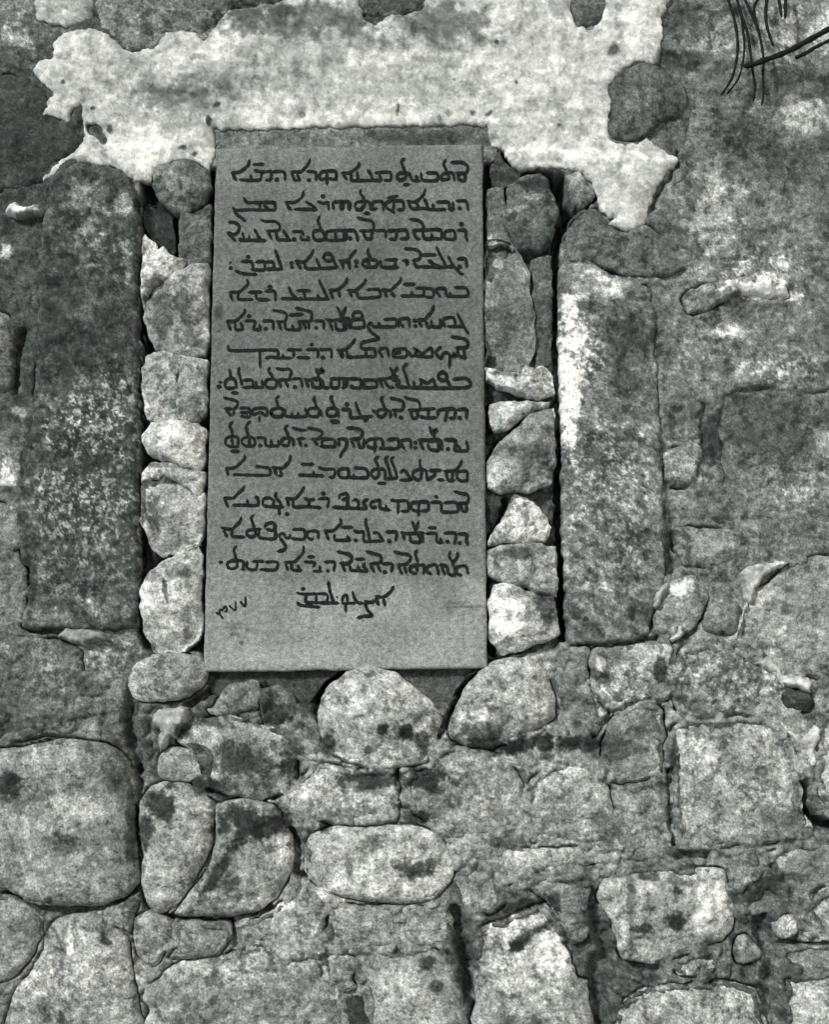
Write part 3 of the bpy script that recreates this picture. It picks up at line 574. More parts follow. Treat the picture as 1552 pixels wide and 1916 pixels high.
# ------------------------------------------------------------------ plaster and pale mortar on the wall (parts of the wall)
def sheet(name, polys, base, H, er, label, seed, rough=1.0, edge=4.0, step=2.4, c1=.12, c2=.12, edge0=-2.5, back=25., slope=None):
    sp = [smooth(p, 2.4, edge, seed+i, .22, 24, .62) for i, p in enumerate(polys)]
    def height(px, py, d):
        q = np.clip(d/er, 0, 1)
        return edge0 + (H-edge0)*(1-(1-q)**1.7)**(1/1.7) + rough*q*(5*fbm(px, py, 150, 3, seed+2, .5) + 1.6*fbm(px, py, 26, 3, seed+3, .6) + .8*fbm(px, py, 7, 2, seed+4))
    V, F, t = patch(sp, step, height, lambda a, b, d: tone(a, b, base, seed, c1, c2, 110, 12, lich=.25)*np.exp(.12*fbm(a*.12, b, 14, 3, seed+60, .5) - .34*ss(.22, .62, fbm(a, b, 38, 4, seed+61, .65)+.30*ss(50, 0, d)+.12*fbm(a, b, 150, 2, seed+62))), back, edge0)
    o = link(name, V, F, M_PLASTER, t, parent=WALL)
    if label: o['label'] = label
    return o
MAIN = P('', '190,58 218,76 240,95 285,90 303,68 330,58 362,58 380,78 400,50 430,18 520,4 580,-40 668,-40 671,0 684,36 702,46 722,32 760,26 795,8 810,-40 1062,-40 1068,18 1082,50 1110,52 1130,20 1140,-40 1258,-40 1252,0 1240,30 1242,65 1234,115 1224,120 1199,114 1180,120 1159,136 1139,164 1144,191 1137,238 1147,266 1192,266 1209,260 1238,276 1268,296 1262,316 1234,342 1214,396 1207,417 1174,432 1141,418 1154,408 1126,394 1119,370 1108,340 1090,322 1053,314 1013,310 975,318 950,302 943,280 920,272 914,238 908,233 760,234 600,237 500,240 402,241 398,262 402,284 392,318 372,304 347,298 322,298 292,318 276,337 251,337 216,313 186,305 126,305 85,339 80,332 104,305 136,286 151,266 156,250 151,211 160,188 131,211 126,229 100,216 80,216 85,191 100,181 98,171 80,151 60,133 65,118 95,110 100,80 121,60 158,52')
HOLE = P('', '160,232 178,228 190,240 200,262 192,268 180,258 164,250')
sheet('plaster', [MAIN, HOLE], 189, 5, 22, 'broad pale plaster patch with ragged edges above the slab', 200)
sheet('plaster', [P('A', '140,-60 330,-60 350,60 250,96 170,78 130,66')], 165, 4, 16, 'small mottled plaster patch in the upper left corner', 260)
for i, (s, g) in enumerate([
    ('1385,1072 1400,1060 1440,1052 1478,1050 1460,1062 1432,1078 1415,1100 1405,1132 1393,1118 1390,1095', 190),
    ('1372,1185 1380,1165 1398,1128 1402,1132 1388,1168 1378,1200', 170),
    ('1412,1240 1440,1228 1455,1248 1470,1262 1515,1268 1518,1298 1490,1288 1462,1284 1448,1260', 185),
    ('1455,1346 1470,1354 1500,1384 1520,1360 1536,1364 1526,1400 1528,1432 1514,1442 1502,1404 1478,1376 1460,1360', 195),
    ('1222,1135 1228,1112 1248,1090 1254,1092 1240,1118 1230,1140', 185),
    ('1268,1170 1276,1168 1276,1190 1262,1202 1254,1196 1266,1186', 190),
    ('290,1330 330,1322 352,1324 346,1352 330,1382 318,1378 310,1400 296,1404 300,1372 284,1350', 150),
    ('15,383 30,380 40,390 70,386 78,404 40,406 12,402', 118),
    ('110,1192 122,1176 180,1180 205,1196 170,1204 160,1210', 140),
    ('1500,1548 1502,1520 1512,1530 1522,1548', 185)]):
    sheet('mortar_smear', [P('', s)], g+8, 17, 8, None, 300+i*7, .7, 4.0, 2.0)
# bed of mortar showing above and below the slab, inside the niche
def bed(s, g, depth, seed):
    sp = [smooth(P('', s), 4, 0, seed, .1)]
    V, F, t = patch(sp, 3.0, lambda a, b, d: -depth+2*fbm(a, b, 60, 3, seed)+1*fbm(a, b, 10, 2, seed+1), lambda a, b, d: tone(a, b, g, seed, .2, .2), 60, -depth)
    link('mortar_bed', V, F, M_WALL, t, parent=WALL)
bed('388,222 922,218 922,300 388,310', 104, 6, 400)
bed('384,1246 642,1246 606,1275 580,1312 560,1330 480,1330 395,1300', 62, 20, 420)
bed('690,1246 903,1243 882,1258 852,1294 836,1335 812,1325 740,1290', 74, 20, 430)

# ------------------------------------------------------------------ the inscribed slab
SL = np.array([[404,279],[903,270],[912,1250],[381,1257]], float)
def slab():
    step = 2.6; nx, ny = 200, 380
    u, v = np.meshgrid(np.linspace(0, 1, nx), np.linspace(0, 1, ny)); u = u.ravel(); v = v.ravel()
    top = SL[0][None]*(1-u[:,None])+SL[1][None]*u[:,None]; bot = SL[3][None]*(1-u[:,None])+SL[2][None]*u[:,None]
    p = top*(1-v[:,None])+bot*v[:,None]
    px, py = p[:,0], p[:,1]
    we = np.exp(-np.minimum(u, 1-u)*505/10); px = px+1.6*we*fbm(py, py*0, 70, 5, 21, .6)
    we = np.exp(-np.minimum(v, 1-v)*980/10); py = py+1.6*we*fbm(px, px*0, 70, 5, 22, .6)
    e = np.minimum(np.minimum(u*505, (1-u)*505), np.minimum(v*980, (1-v)*980))
    chip = 2.2*np.clip(fbm(px, py, 30, 3, 7, .6)-.15, 0, 1)
    h = 2.0 - 3.0*(1-np.clip(e/(4+6*chip), 0, 1))**2
    base = 101 + 24*ss(.80, .90, v+.05*fbm(px, py, 120, 3, 8)) + 14*ss(.5, .85, v) + 12*ss(.25, 0, v+.1*fbm(px, py, 90, 3, 18)) - 5*ss(.2, .4, u)*ss(.8, .6, u)*ss(.6, .3, v)
    L = np.log(lin(base)) + .17*fbm(px, py, 110, 4, 9) + .12*fbm(px, py, 16, 3, 10) + .07*fbm(px, py*.12, 26, 3, 11)
    # darker blotches on the left edge, the damp line on the right, smudges beside the date
    for x, y, rx, ry, a in ((408,585,9,16,-.9),(436,1175,16,4,-.6),(447,1168,14,3,-.5),(440,1187,14,4,-.8),(452,1203,4,4,-1.2),(467,1180,8,4,-.5),(880,1136,40,3,-.7),(868,1180,2.5,40,-.35),(640,1195,250,20,-.08),(640,1228,260,16,.08),(850,1128,26,2.5,-.4),(410,620,6,3,-.7),(905,800,6,300,-.12),(640,255,200,30,0)):
        L += a*ss(1.3, .5, np.hypot((px-x)/rx, (py-y)/ry)+.4*fbm(px, py, 10, 3, 12))
    t = np.clip(np.exp(L), .02, .8)
    X, Z = W(px, py)
    V = np.stack([X, -h*.001, Z], 1)
    F = [[j*nx+i, (j+1)*nx+i, (j+1)*nx+i+1, j*nx+i+1] for j in range(ny-1) for i in range(nx-1)]
    loop = [j*nx for j in range(ny)]+[(ny-1)*nx+i for i in range(1, nx)]+[j*nx+nx-1 for j in range(ny-2, -1, -1)]+[i for i in range(nx-2, 0, -1)]
    n = len(V); VB = V[loop].copy(); VB[:,1] = .045
    V = np.concatenate([V, VB]); t = np.concatenate([t, t[loop]]); m = len(loop)
    for k in range(m): F.append([loop[(k+1) % m], loop[k], n+k, n+(k+1) % m])
    F.append([n+k for k in range(m)])
    X, Z = W(*SL.mean(0))
    o = link('inscribed_slab', V, F, M_SLAB, t, np.array([float(X), 0.0, float(Z)]))
    return tag(o, 'tall rectangular grey slab with rows of black Syriac writing, set upright in the niche', 'inscription slab', kind='thing')
SLAB = slab()

# the writing, stroke by stroke; each row is one part of the slab
ROWS = []
def row(*sheets): ROWS.append(sheets)
row((400,270,"400,180 385,240 330,290 270,320 200,320;205,320 230,370 255,410;290,400 420,408 530,403;415,345 420,400;440,232 560,225;450,295 540,315 640,310 640,405;540,320 525,400;580,405 640,405;660,312 785,315 797,405;705,400;1075,170 1062,215 1010,280 970,312 865,312;870,320 890,370 905,405 970,405;930,340 965,400;1040,305 1140,322 1142,410;1065,405;1190,400 1182,355 1220,312 1360,308 1367,410;1190,408 1260,385 1360,400;1265,320 1265,455"),
    (640,270,"190,205 185,250 130,295 80,325 0,325;10,335 55,400;105,330 110,405 210,410 340,408 440,412;170,310 180,400;285,290 320,335 345,400;370,325 540,320 545,412;420,345 440,405;470,405 545,412;705,165 665,195 685,260 710,320;610,370 640,330 740,328 765,360 780,410;610,375 650,405 700,385 730,335;780,410 870,412;830,350 840,400;885,325 905,405 1060,405 1062,330 945,325;690,460 755,450;1160,175 1135,225 1160,280 1170,325;1105,395 1120,345 1180,325 1240,330 1255,412;1110,405 1190,395;1190,340 1200,400;1220,210 1340,208 1405,250 1385,325 1280,325;1300,330 1310,400 1380,412;1375,330 1378,412"))
row((400,270,"335,600 375,655 450,655 660,655 685,670 690,740;215,710 250,740 400,735 540,740 690,738;225,730 260,790 310,825 355,865;515,665 520,735;560,690 620,730;1005,525 990,590 940,635 890,655 800,650;815,660 840,710 870,735;900,730 1000,730 1155,735;1025,645 1090,680 1150,735;1165,640 1220,665 1290,650;1220,585;1280,660 1285,740;1330,650 1510,650 1520,740;1330,655 1340,735;1420,660 1425,735"),
    (640,270,"215,510 205,550 235,590 250,640;145,700 165,655 250,640 310,660 320,740;150,720 200,740 240,700 260,650;340,650 450,645 465,740;340,660 345,730 390,720;490,700 500,655 590,635 680,645 690,735;490,710 560,750 590,770;580,650 575,740;620,735 690,735;510,605 625,580;930,505 915,560 860,620 800,650 725,635;740,650 780,730;830,650 860,720 830,735;780,730 900,720 1020,735 1160,730;915,610 945,660 960,720;1015,670 1025,725;1060,650 1190,655 1200,735;1240,650 1245,740;1200,735 1250,735;1280,640 1385,640 1410,735;1315,720;0,650 70,650 75,735;20,660 10,735;250,775 310,775"))
row((400,400,"165,100 240,105 285,145 275,205 230,235 150,215;165,225 210,270 245,310;285,280 330,300 350,295;320,210 340,290;455,175 490,240 530,295 585,305;285,300 420,300 585,305;395,250 400,295;530,70 580,90 680,90 735,130 725,190 590,195;610,205 650,290;700,210 715,290 770,295;775,185 810,240 850,300;710,295 870,300;880,205 980,205 1000,245;900,290;975,250 985,290 1075,295;1050,255 1065,290;1185,30 1165,80 1185,140 1200,195;1110,260 1120,205 1200,190 1240,240 1230,290 1150,300 1110,265;1260,200 1460,195 1470,290 1270,295 1265,205;1360,205 1365,290;1480,195 1560,190"),
    (640,400,"170,45 250,70 330,85 355,130 340,190 200,195;0,195 140,195 180,310;20,200 20,290;90,280;240,205 270,280 340,285;340,195 330,280;370,195 480,195 490,270;510,195 620,190 720,190 740,280;530,285 600,285 610,200;650,285 740,280;760,65 850,80 900,115 905,180 790,190;800,200 830,275 870,285;905,200 920,280 1000,285 1000,225;900,190 1100,185 1110,290;920,280 1100,285;1150,200 1250,195 1260,285 1155,280 1150,200;1290,190 1380,190 1385,260 1405,310;1335,120"))
row((400,400,"190,540 180,560;190,610;310,540 420,540 440,620;385,485;240,635 300,665 390,680 480,680;420,625 560,630 560,540 470,545;580,545 660,545 670,610 590,625;685,405 720,500 760,610;590,630 770,620;870,555;875,600;1115,405 1090,460 1040,520 1000,545 910,530;925,540 975,620;1020,560 1040,615 1200,615 1380,605;1145,500 1165,550 1190,610;1225,510 1240,460 1290,450 1330,490 1300,530 1240,525;1330,490 1355,560 1385,605;1400,520 1440,540 1500,520;1430,540 1450,620;1510,520 1520,620"),
    (640,400,"160,410 110,465 60,530 0,530;10,540 15,610;70,540 90,620;160,540;160,590;295,390 290,430 310,480 320,520;225,570 250,525 330,515 390,530 385,590 330,600 270,600 225,575;290,540 310,590;430,525 440,590 500,605 630,600;480,520 620,515;600,525 590,600;680,530 730,530 720,580;700,395 800,400 860,420 880,460 860,510 790,525;800,530 830,590 870,595;890,465 1050,463;960,520 1050,580 1100,595;870,595 1100,600 1260,590;1055,370 1090,450 1140,540 1160,590;1190,480 1230,560 1270,610 1330,675 1355,670;1290,510 1380,510 1395,600;1315,595"))
row((400,520,"370,20 385,70 330,125 280,160 170,165;185,175 210,260;285,170 275,240 440,245;390,165 540,160;470,170 480,240;490,245 630,250;575,155 680,155 690,260;630,105;840,105 865,170 920,235;755,235 1000,238;930,145 1080,145;1010,155 1020,230;1000,238 1290,240;1160,190 1180,235;1175,25 1230,140 1275,240;1490,0 1480,50 1420,110 1370,140 1290,140;1300,150 1335,235;1400,155 1410,220"),
    (640,520,"60,10 50,50 0,100;265,15 250,60 190,115 140,150 60,140;85,150 110,215;165,160 195,225 330,225 430,215;280,135 410,135 435,215;440,135 540,140 600,90 650,40 660,0;480,150 500,220;550,160 590,215;690,75 815,75;660,205 770,205 920,205;775,155 790,200;825,115 1010,130 1015,215 930,215;920,130 910,205;1050,160 1070,125 1150,125 1165,200;1050,150 1100,215;1165,205 1395,205 1390,120 1260,110;1205,165 1220,200"))
row((400,520,"345,350 345,390 290,450 240,485 140,490;155,495 190,585;240,500 250,580 340,575;300,500 330,570;350,485 460,490 440,575;395,430;440,580 530,580;510,520 525,575;550,485 660,490 665,580;580,570;660,365 720,375 800,395 815,440 790,490 700,490;720,500 755,580;800,500 810,575 960,575 950,480;880,530 890,575;840,420 1000,410;915,340 1000,360 1085,385 1095,430 1080,485 960,490;1000,495 1030,575;1060,500 1065,575;1120,485 1220,490 1230,575;1145,560;1250,465 1330,480 1420,460;1290,480 1330,590;1380,330 1420,410 1430,470;1480,330 1430,410;1360,500 1380,580 1480,575 1480,480 1400,490"),
    (640,520,"40,330 30,380 0,440;0,460 80,465 90,570;20,480 20,570 0,575;115,430 140,390 200,385 230,420 210,460 150,460 115,430;105,470 110,555 245,550 235,450;110,470 230,465;470,470 600,465 605,550;405,500 430,540;600,550 400,548 350,545 320,505 285,540;285,545 330,610 410,675 330,700 230,725 205,760;635,550 645,470 740,460 755,550;640,490 690,555;815,480;820,540;1025,310 1010,370 960,430 920,470 850,465;860,475 890,550;940,490 960,550 1000,545;1000,480 1010,545 1100,545 1095,465;1150,550 1130,480 1170,450 1250,450 1260,540 1180,545;1290,405 1330,480 1370,560 1415,630;1265,545 1360,545"))
row((400,630,"160,100 175,150 250,160 400,158 700,155 715,235;515,170 520,350;580,245 640,230 720,240 870,240;770,200 780,235;820,150 985,150;900,160 890,235;930,235 1075,240;1035,150 1160,150 1160,240;1095,90;1190,130 1210,150 1310,150 1315,245;1220,235;1375,150 1470,150 1530,100 1560,70;1400,160 1440,240;1490,170 1500,230 1560,235"),
    (640,630,"150,20 130,60 80,110 40,140 0,145;0,160 15,230;55,160 80,225 280,225 370,230;210,110 240,140 360,140 375,225;270,150 270,220;415,190 425,145 500,135 525,220;420,170 455,235;570,150 710,140 715,225 580,225 575,150;640,150 645,180 580,185;750,170 770,215 810,220;800,125 830,160 830,215 1000,225 995,130 900,190 830,140;1110,110 1060,160 1050,190 1105,250 1130,200 1170,180 1205,220 1200,350;1240,180 1270,220 1205,220;1220,5 1300,15 1380,35 1410,80 1385,125 1275,125;1290,130 1310,220 1390,235;1360,140 1370,220"))
row((400,630,"180,365 185,420 200,470;285,345 280,400 300,470 320,545;125,560 140,490 200,470 240,490 250,560 190,580 130,570;240,480 260,570;330,490 430,490 440,560;320,570 470,565;470,500 480,565;440,570 560,570;540,490 550,560;630,345 615,385 650,440 660,480;580,560 590,490 660,475 700,500 690,570 640,575 585,565;700,355 760,370 840,365 870,400 850,450 850,480 720,485;730,490 750,570;800,490 830,565;905,565;880,475 970,475 990,570;1010,475 1060,490 1150,460;1030,490 1060,570;1140,360 1190,410;1210,350 1170,420 1170,470;1190,360 1230,390 1170,400 1140,380;1100,500 1110,560 1190,570 1190,480 1120,490;1220,490 1230,570 1290,570;1300,475 1480,475 1480,570;1310,490 1320,570 1400,570;1400,480 1400,560;1540,560;60,510 90,510;60,560;200,630 270,630"),
    (640,630,"0,475 200,480 205,570 110,570;20,480 20,570 0,570;120,565;230,490 370,490 380,565 220,570;240,500 250,560;390,475 450,480 580,450 620,440;420,490 460,570;540,345 580,430;620,345 575,420 570,470;480,500 520,560 580,570;560,490 640,485;730,305 685,350 710,430 740,530 760,565;650,500 660,565 1390,570 1390,470 1240,480;800,500 810,560;870,470 890,510 870,560;1020,470 1040,540 1050,565;870,475 950,520 1020,470;1075,455 1085,415 1130,400 1170,430 1160,480 1110,490 1075,460;1165,440 1180,500 1215,560"))
row((400,630,"115,685 200,705 265,730 260,780 225,810 120,805;140,820 200,890;230,830 220,880;290,800 395,805 405,895 300,890;300,850 390,850;435,880 440,820 500,800 590,810 600,890;440,880 520,850 590,890;510,890 510,950;735,665 700,690 710,750 720,800;640,880 650,820 740,800 780,830 760,890 680,895 640,860;800,810 810,890 1030,890 1020,800;870,850 880,885;940,850 950,885;1130,665 1120,700 1140,760 1145,800;1050,860 1070,810 1150,800 1180,820 1160,890 1080,890 1050,860;1180,810 1210,890;1330,665 1310,690 1340,760 1340,800;1260,860 1280,810 1350,800 1380,830 1360,885 1290,890 1260,860;1390,810 1400,900;1310,940 1400,945;1490,750;1430,815 1520,820 1530,910"),
    (640,630,"0,820 90,820;55,760;150,730 180,820 210,880;90,830 100,905 200,905 345,890;240,890 260,945 300,900;340,820 390,860;460,670 440,700 470,780 490,830;390,870 410,820 490,820 540,840 540,910;390,880 450,900 500,850;540,685 600,700 670,720 690,760 670,820 560,820;590,840 600,900;660,905;700,675 760,700 840,715 870,760 860,820 740,820;770,830 790,910 850,905;840,830 850,900;880,815 1040,805;970,825 960,895;870,890 950,910 1060,905;1070,890 1080,830 1160,810 1260,815 1260,915;1180,820 1150,950;1200,910 1260,915;1290,820 1390,815 1390,920;1315,910"))
row((400,740,"215,295 180,340 205,400 210,460;370,380;410,290 365,340 375,410 390,460;125,540 145,480 210,460 270,475 265,570 180,570 130,545;200,480 215,560;310,520 330,480 400,465 455,490 450,560 360,565 310,530;400,480 400,560;480,475 570,480 590,560 730,565;520,560;640,500 650,560;720,500 730,560;830,330 800,370 825,430 835,480;750,540 770,490 840,475 890,500 890,565;760,555 830,560 850,490;880,360 960,385 1040,390;1045,365 1110,375 1195,395 1210,430 1170,485 1090,490;930,490 1020,480;950,495 980,570;1030,560;1120,500 1160,560;1200,490 1330,490;1190,570 1350,570 1350,490;1210,500 1210,560;1380,490 1480,490 1490,560 1440,630 1410,700;1400,500 1400,570;195,625 285,625;1310,300 1400,300"),
    (640,740,"55,365 150,370 220,395 230,430 200,480 90,490;0,490 50,500 40,590 0,640;100,500 140,580;180,500 200,580 250,580;250,490 240,570;275,540 300,495 440,490 460,580;280,560 330,590 390,570;370,500 365,630;420,590 620,590 620,490 510,500;660,580 665,510 760,500 770,590;660,540 700,600;820,530;820,585;850,500 940,500 1100,495;870,510 910,605;980,350 1000,420 1030,450;1060,370 1030,440 1040,490;1010,390 1070,400;960,540 980,600 1080,610 1060,510 970,520;1110,500 1120,610;1145,495 1270,510 1250,610;1185,600;1250,615 1400,615 1390,510;1300,560 1320,610"))
row((400,740,"345,670 345,710 290,765 230,810 130,815;140,820 165,895;220,885 400,890 620,890 615,815 470,795;860,670 850,730 800,790 760,815 650,805;680,820 700,890;740,830 760,890 720,900;980,770 1120,770;950,890 1100,895 1230,900;1115,850 1120,890;1170,800 1230,825 1350,830 1340,910 1290,915;1390,880 1410,830 1490,820 1500,915 1420,915 1390,880;1510,915 1560,915"),
    (640,850,"0,170 70,165 75,260 0,260;75,260 280,260 270,170 140,155;130,225 140,260;415,25 370,60 400,120 405,165;325,220 345,180 400,165 480,180 480,270;325,230 370,270 410,240 410,180;520,25 485,55 520,150 550,270;580,30 550,60 590,160 620,270;470,275 620,270;650,210 700,180 750,250 775,285 650,290;875,60 870,110 880,165;785,240 810,190 880,170 940,190 950,285;790,245 840,290 880,270 890,180;975,185 1110,180;1040,195 1030,240 950,290;1070,285 1140,290;1140,190 1200,190 1270,180 1320,120 1340,65;1160,200 1190,290 1260,290;1240,200 1230,280;1280,250 1300,200 1395,195 1400,310;1280,260 1330,300 1400,290;400,325 490,325"))
row((400,850,"345,355 320,400 260,450 220,490 110,490;120,495 160,590;215,570 350,570 490,570 490,490 460,480;375,510 380,560;545,560 560,500 620,490 670,520 650,585 580,580 545,560;705,425 690,470 740,540 760,580;650,590 780,590;730,600 735,680;820,670;1010,360 995,400 950,460 900,500 800,495;820,505 840,580;890,520 900,590 1050,585 1200,600;1010,490 1060,510 1130,505;1070,510 1060,580;1170,500 1280,500 1270,600;1225,440;1400,500 1410,460 1480,440 1500,500 1430,510;1490,500 1510,580;1330,590 1450,600 1552,600"),
    (640,850,"0,450 50,440 70,490 60,560 80,600;10,500 60,500;0,600 280,610;120,520 160,510 190,550 170,600;290,500 240,540 280,600;320,590 330,540 420,515 430,600 540,625;330,600 390,590;490,570 500,620;545,510 620,525 730,525 740,630 660,635;630,540 625,660;770,610 780,550 860,535 960,540 965,630;780,620 850,640;860,540 855,690;880,635 965,630;995,540 1100,540 1110,640;1055,475;1110,645 1290,640 1270,540 1140,545;1255,415 1320,435 1400,455 1415,500 1390,545 1300,545;1320,550 1350,630 1395,640;1390,560 1395,640"))
row((400,960,"310,45 290,100 240,150 200,185 85,165;110,190 150,270;210,200 210,260 350,270;450,20 420,55 440,120 455,180;365,250 380,200 450,185 530,180;365,240 420,270 470,240 460,190;510,200 515,275 690,285 685,180;570,165 590,125 660,110 690,150 660,195 590,180;680,130 690,280;735,280 740,240 780,230 810,280 850,275;740,280 780,330 805,380 780,415 710,430;850,240 860,275;880,185 1010,190 1010,290 870,285;1045,270 1050,215 1110,200 1165,215 1170,290;1050,270 1090,300 1110,280;1230,200 1330,200 1390,150 1425,110 1410,60;1250,210 1285,300;1350,240 1360,300 1530,305;1430,160 1552,160;1500,260 1520,300"),
    (640,960,"0,160 120,160;0,305 100,300;60,250 75,295;130,195 180,215 240,210 240,310;155,305;270,60 265,110 290,200 310,300;240,320 465,310;350,225 400,220 440,280 465,310;490,215 605,215 600,310;530,315;660,215 720,230 920,225;680,235 700,300;785,95 810,160 830,200;855,95 840,150 810,200;760,260 780,320 880,320 850,230;900,240 905,320;940,230 1050,230 1060,320 1130,330;965,165 1050,165;1100,280 1110,325;1145,225 1270,230 1255,350;1180,320;1300,235 1395,240 1390,310 1410,360;1315,335"))
row((400,960,"255,370 225,410 240,470 250,530;150,600 165,550 250,530 330,545 330,620;150,600 200,625 260,600 260,540;310,630 350,630;375,540 370,600 400,630 470,630 490,560;430,540 560,540;520,630 690,635 710,550 580,550;1005,370 1000,440 950,500 900,545 790,550;800,560 830,640;870,560 880,635 985,640;940,580 960,635;1050,490 1125,490;1010,545 1130,555 1110,600;1110,650 1210,650;1185,590 1190,640;1240,550 1350,550 1340,650;1275,645;1385,430 1470,455 1530,480 1540,530 1490,560 1410,560;1430,570 1470,650;1520,580 1530,640;80,550"),
    (640,960,"0,450 70,455 110,490 100,540 50,575 0,575;10,590 30,650;90,640 290,650;180,590 190,640;150,515 255,515;255,560 240,600 290,640;270,430 360,455 430,480 430,550 310,570;320,580 360,660;400,580 430,655;450,570 560,570 550,660;480,660;580,430 660,455 740,465 770,505 720,570 620,580;630,590 670,680;700,600 720,670;840,415 820,460 850,550;760,660 770,600 860,580 920,590 910,680;770,660 830,680;840,590 840,660;945,660 960,600 1050,580 1080,690;950,660 1000,680;1090,580 1180,590;1110,590 1150,690;1210,430 1200,490 1240,550;1290,440 1290,490 1245,550 1240,590;1180,600 1190,680 1260,690 1260,600;1290,680 1280,610 1380,590 1410,680;1290,690 1340,690"))
row((540,1070,"165,190;90,235 180,250 420,250 430,340;95,340 130,370 220,385 350,395;200,260 200,340 330,345 560,350;310,260 310,340;445,110 460,200 490,300 510,345;540,280 550,290;600,340 610,280 650,260 660,340;640,350 640,450;600,355 750,350;715,220 740,300 780,345 840,350;850,320 880,340 960,340;940,310 950,350;855,350 880,420 930,490 850,495 770,515;1175,160 1150,210 1100,260 1050,285 970,270;980,290 1010,370;1060,300 1080,380;1000,370 970,300"))
row((390,1070,"85,455 130,480 165,525;130,470 125,430 160,420;150,440 190,385 210,430 180,450;230,375 300,430 305,330;355,330 410,385 415,280"))
def writing(i, sheets):
    V, F = [], []; rng = np.random.default_rng(50+i)
    yb, yf = -.0018, -.0026
    def disc(c, r):
        n = 10; b = len(V)
        for k in range(n):
            a = 2*math.pi*k/n; x, z = W(c[0]+r*math.cos(a), c[1]+r*math.sin(a))
            V.append((x, yf-.0001*(b % 7), z))
        F.append(list(range(b, b+n)))
    k = 0
    for ox, oy, s in sheets:
        for st in s.split(';'):
            p = np.array([[float(a) for a in q.split(',')] for q in st.split()])/5.969+np.array([ox, oy])
            k += 1; yk = yf - .000022*(k % 60)
            thin = .68 if i == len(ROWS)-1 else 1.0
            w0 = 2.75*thin*rng.uniform(.9, 1.1)
            if len(p) == 1:
                r = 4.0*rng.uniform(.85, 1.1); n = 12; b = len(V)
                for q in range(n):
                    a = 2*math.pi*q/n; x, z = W(p[0][0]+r*math.cos(a)*1.1, p[0][1]+r*math.sin(a)); V.append((float(x), yk, float(z)))
                F.append(list(range(b, b+n))[::-1]); continue
            # resample as a smooth curve
            m = []; n = len(p)
            for a in range(n-1):
                p0 = p[max(a-1, 0)]; p1 = p[a]; p2 = p[a+1]; p3 = p[min(a+2, n-1)]
                q = max(3, int(np.linalg.norm(p2-p1)/2.0)); t = (np.arange(q)/q)[:, None]
                t1 = (p2-p0)*.42; t2 = (p3-p1)*.42
                m.append((2*t**3-3*t**2+1)*p1+(t**3-2*t**2+t)*t1+(-2*t**3+3*t**2)*p2+(t**3-t**2)*t2)
            m = np.concatenate(m+[p[-1:]])
            tg = np.gradient(m, axis=0); tg /= np.linalg.norm(tg, axis=1)[:, None]+1e-9
            nr = np.stack([-tg[:,1], tg[:,0]], 1)
            L = np.concatenate([[0], np.cumsum(np.linalg.norm(np.diff(m, axis=0), axis=1))])
            wob = 1+.22*fbm(m[:,0], m[:,1], 9, 2, 70+i)
            cap = np.sqrt(np.clip(1-(1-np.clip(np.minimum(L, L[-1]-L)/(w0*.9), 0, 1))**2, .12, 1))
            pen = 1+.18*np.abs(tg[:,0])          # the flat pen is heavier along the line
            hw = w0*wob*cap*pen
            m = np.concatenate([m[:1]-tg[:1]*w0*.6, m, m[-1:]+tg[-1:]*w0*.6]); nr = np.concatenate([nr[:1], nr, nr[-1:]])
            hw = np.concatenate([[w0*.3], hw, [w0*.3]])
            A = m+nr*hw[:, None]; B = m-nr*hw[:, None]; b = len(V)
            for a_, c_ in zip(A, B):
                for q in (a_, c_):
                    x, z = W(q[0], q[1]); V.append((float(x), yk, float(z)))
            for q in range(len(m)-1): F.append([b+2*q, b+2*q+1, b+2*q+3, b+2*q+2])
    V = np.array(V); nV = len(V)
    # body of the paint film
    V2 = V.copy(); V2[:,1] = yb
    ed = {}
    for f in F:
        for a, c in zip(f, f[1:]+f[:1]): ed[(a, c)] = ed.get((a, c), 0)+1
    side = [[c, a, a+nV, c+nV] for (a, c) in ed if (c, a) not in ed]
    X, Z = W(*SL.mean(0))
    nm = 'date_numerals' if i == len(ROWS)-1 else 'writing_row'
    link(nm, np.concatenate([V, V2]), F+side, M_PAINT, None, np.array([V[:,0].mean(), -.002, V[:,2].mean()]), SLAB, False)
for i, r in enumerate(ROWS): writing(i, r)

# ------------------------------------------------------------------ the stones, from the survey above
for sp_ in SPEC: stone(**sp_)

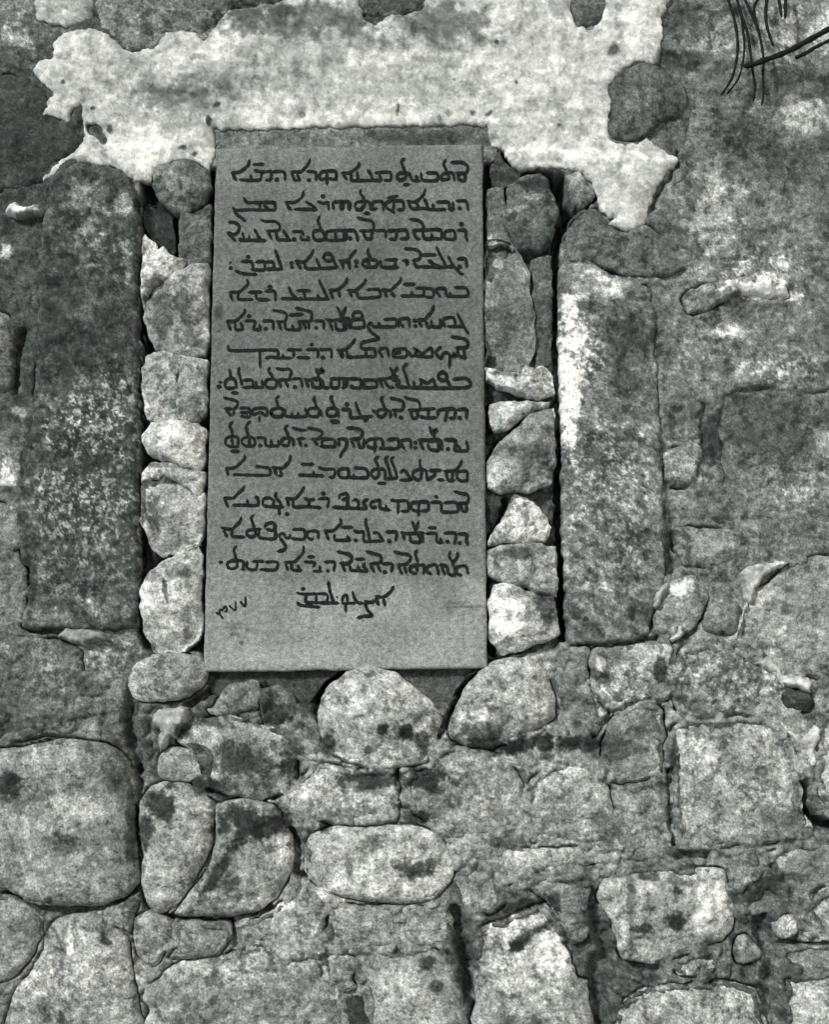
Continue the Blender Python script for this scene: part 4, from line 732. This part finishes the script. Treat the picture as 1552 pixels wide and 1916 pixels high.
# ------------------------------------------------------------------ wires hanging in front of the wall
def wire(pts, r, label, group='dark wires hanging at the upper right', y0=-.02, y1=-.05):
    p = np.array([[float(a) for a in q.split(',')] for q in pts.split()])/5.706+np.array([1280, 0])
    m = []; n = len(p)
    for a in range(n-1):
        q0 = p[max(a-1, 0)]; q1 = p[a]; q2 = p[a+1]; q3 = p[min(a+2, n-1)]
        k = max(3, int(np.linalg.norm(q2-q1)/4)); t = (np.arange(k)/k)[:, None]
        t1 = (q2-q0)*.5; t2 = (q3-q1)*.5
        m.append((2*t**3-3*t**2+1)*q1+(t**3-2*t**2+t)*t1+(-2*t**3+3*t**2)*q2+(t**3-t**2)*t2)
    m = np.concatenate(m+[p[-1:]])
    s = np.linspace(0, 1, len(m)); Y = y0+(y1-y0)*s
    C = []
    for (a, b), y in zip(m, Y):
        x, z = W(a, b, y); C.append((float(x), y, float(z)))
    C = np.array(C); tg = np.gradient(C, axis=0); tg /= np.linalg.norm(tg, axis=1)[:, None]
    n1 = np.cross(tg, [0, 1, 0]); n1 /= np.linalg.norm(n1, axis=1)[:, None]; n2 = np.cross(tg, n1)
    K = 8; V = []; F = []
    rr = r*(1+.12*np.sin(s*40)) * np.clip(np.minimum(s, 1-s)*18+.35, .35, 1)*(1.1-.35*s if r < .005 else 1.0)
    for i in range(len(C)):
        for k in range(K):
            a = 2*math.pi*k/K; V.append(C[i]+rr[i]*(math.cos(a)*n1[i]+math.sin(a)*n2[i]))
    for i in range(len(C)-1):
        for k in range(K): F.append([i*K+k, i*K+(k+1) % K, (i+1)*K+(k+1) % K, (i+1)*K+k])
    F.append(list(range(K))[::-1]); F.append([(len(C)-1)*K+k for k in range(K)])
    tag(link('hanging_wire', V, F, M_WIRE, None, C.mean(0)), label, 'wire', group)
wire('455,-120 480,0 530,150 570,350 580,520 560,680 510,850 400,1020', .0032, 'thin dark wire curving outward at its foot, leftmost of the hanging bunch')
wire('540,-120 570,0 612,150 640,350 650,520 630,690 580,850 460,1010', .0024, 'finer dark wire running just inside the leftmost one, with the same curve', y1=-.04)
wire('555,-120 590,60 650,250 690,380 715,560 740,760 765,920 745,1085', .0032, 'long dark wire hanging almost straight, crossing under the thick sloping rod')
wire('610,-120 660,0 740,180 800,330 835,480 855,640 850,800 855,1000 835,1130', .003, 'longest dark wire, slanting from the upper border and ending lowest')
wire('840,-120 790,0 755,80 770,220 815,370', .0032, 'short dark wire that bends into the longest one', y0=-.03, y1=-.06)
wire('900,-120 890,0 880,180 905,330 960,490', .0036, 'short thick wire tapering to a point above the sloping rod')
wire('1000,-120 1020,0 1050,180', .0036, 'stubby wire end at the upper border, left one of the short pair')
wire('1095,-120 1092,0 1086,200', .0038, 'stubby wire end at the upper border, right one of the short pair')
wire('640,705 740,690 860,645 1100,555 1300,450 1552,310 1700,230', .0056, 'thick dark rod sloping up to the right border across the hanging wires', y0=-.055, y1=-.08)
wire('1190,620 1300,570 1420,500 1560,430 1700,350', .0040, 'thinner dark wire parallel to the thick sloping rod, beneath it', y0=-.03, y1=-.06)
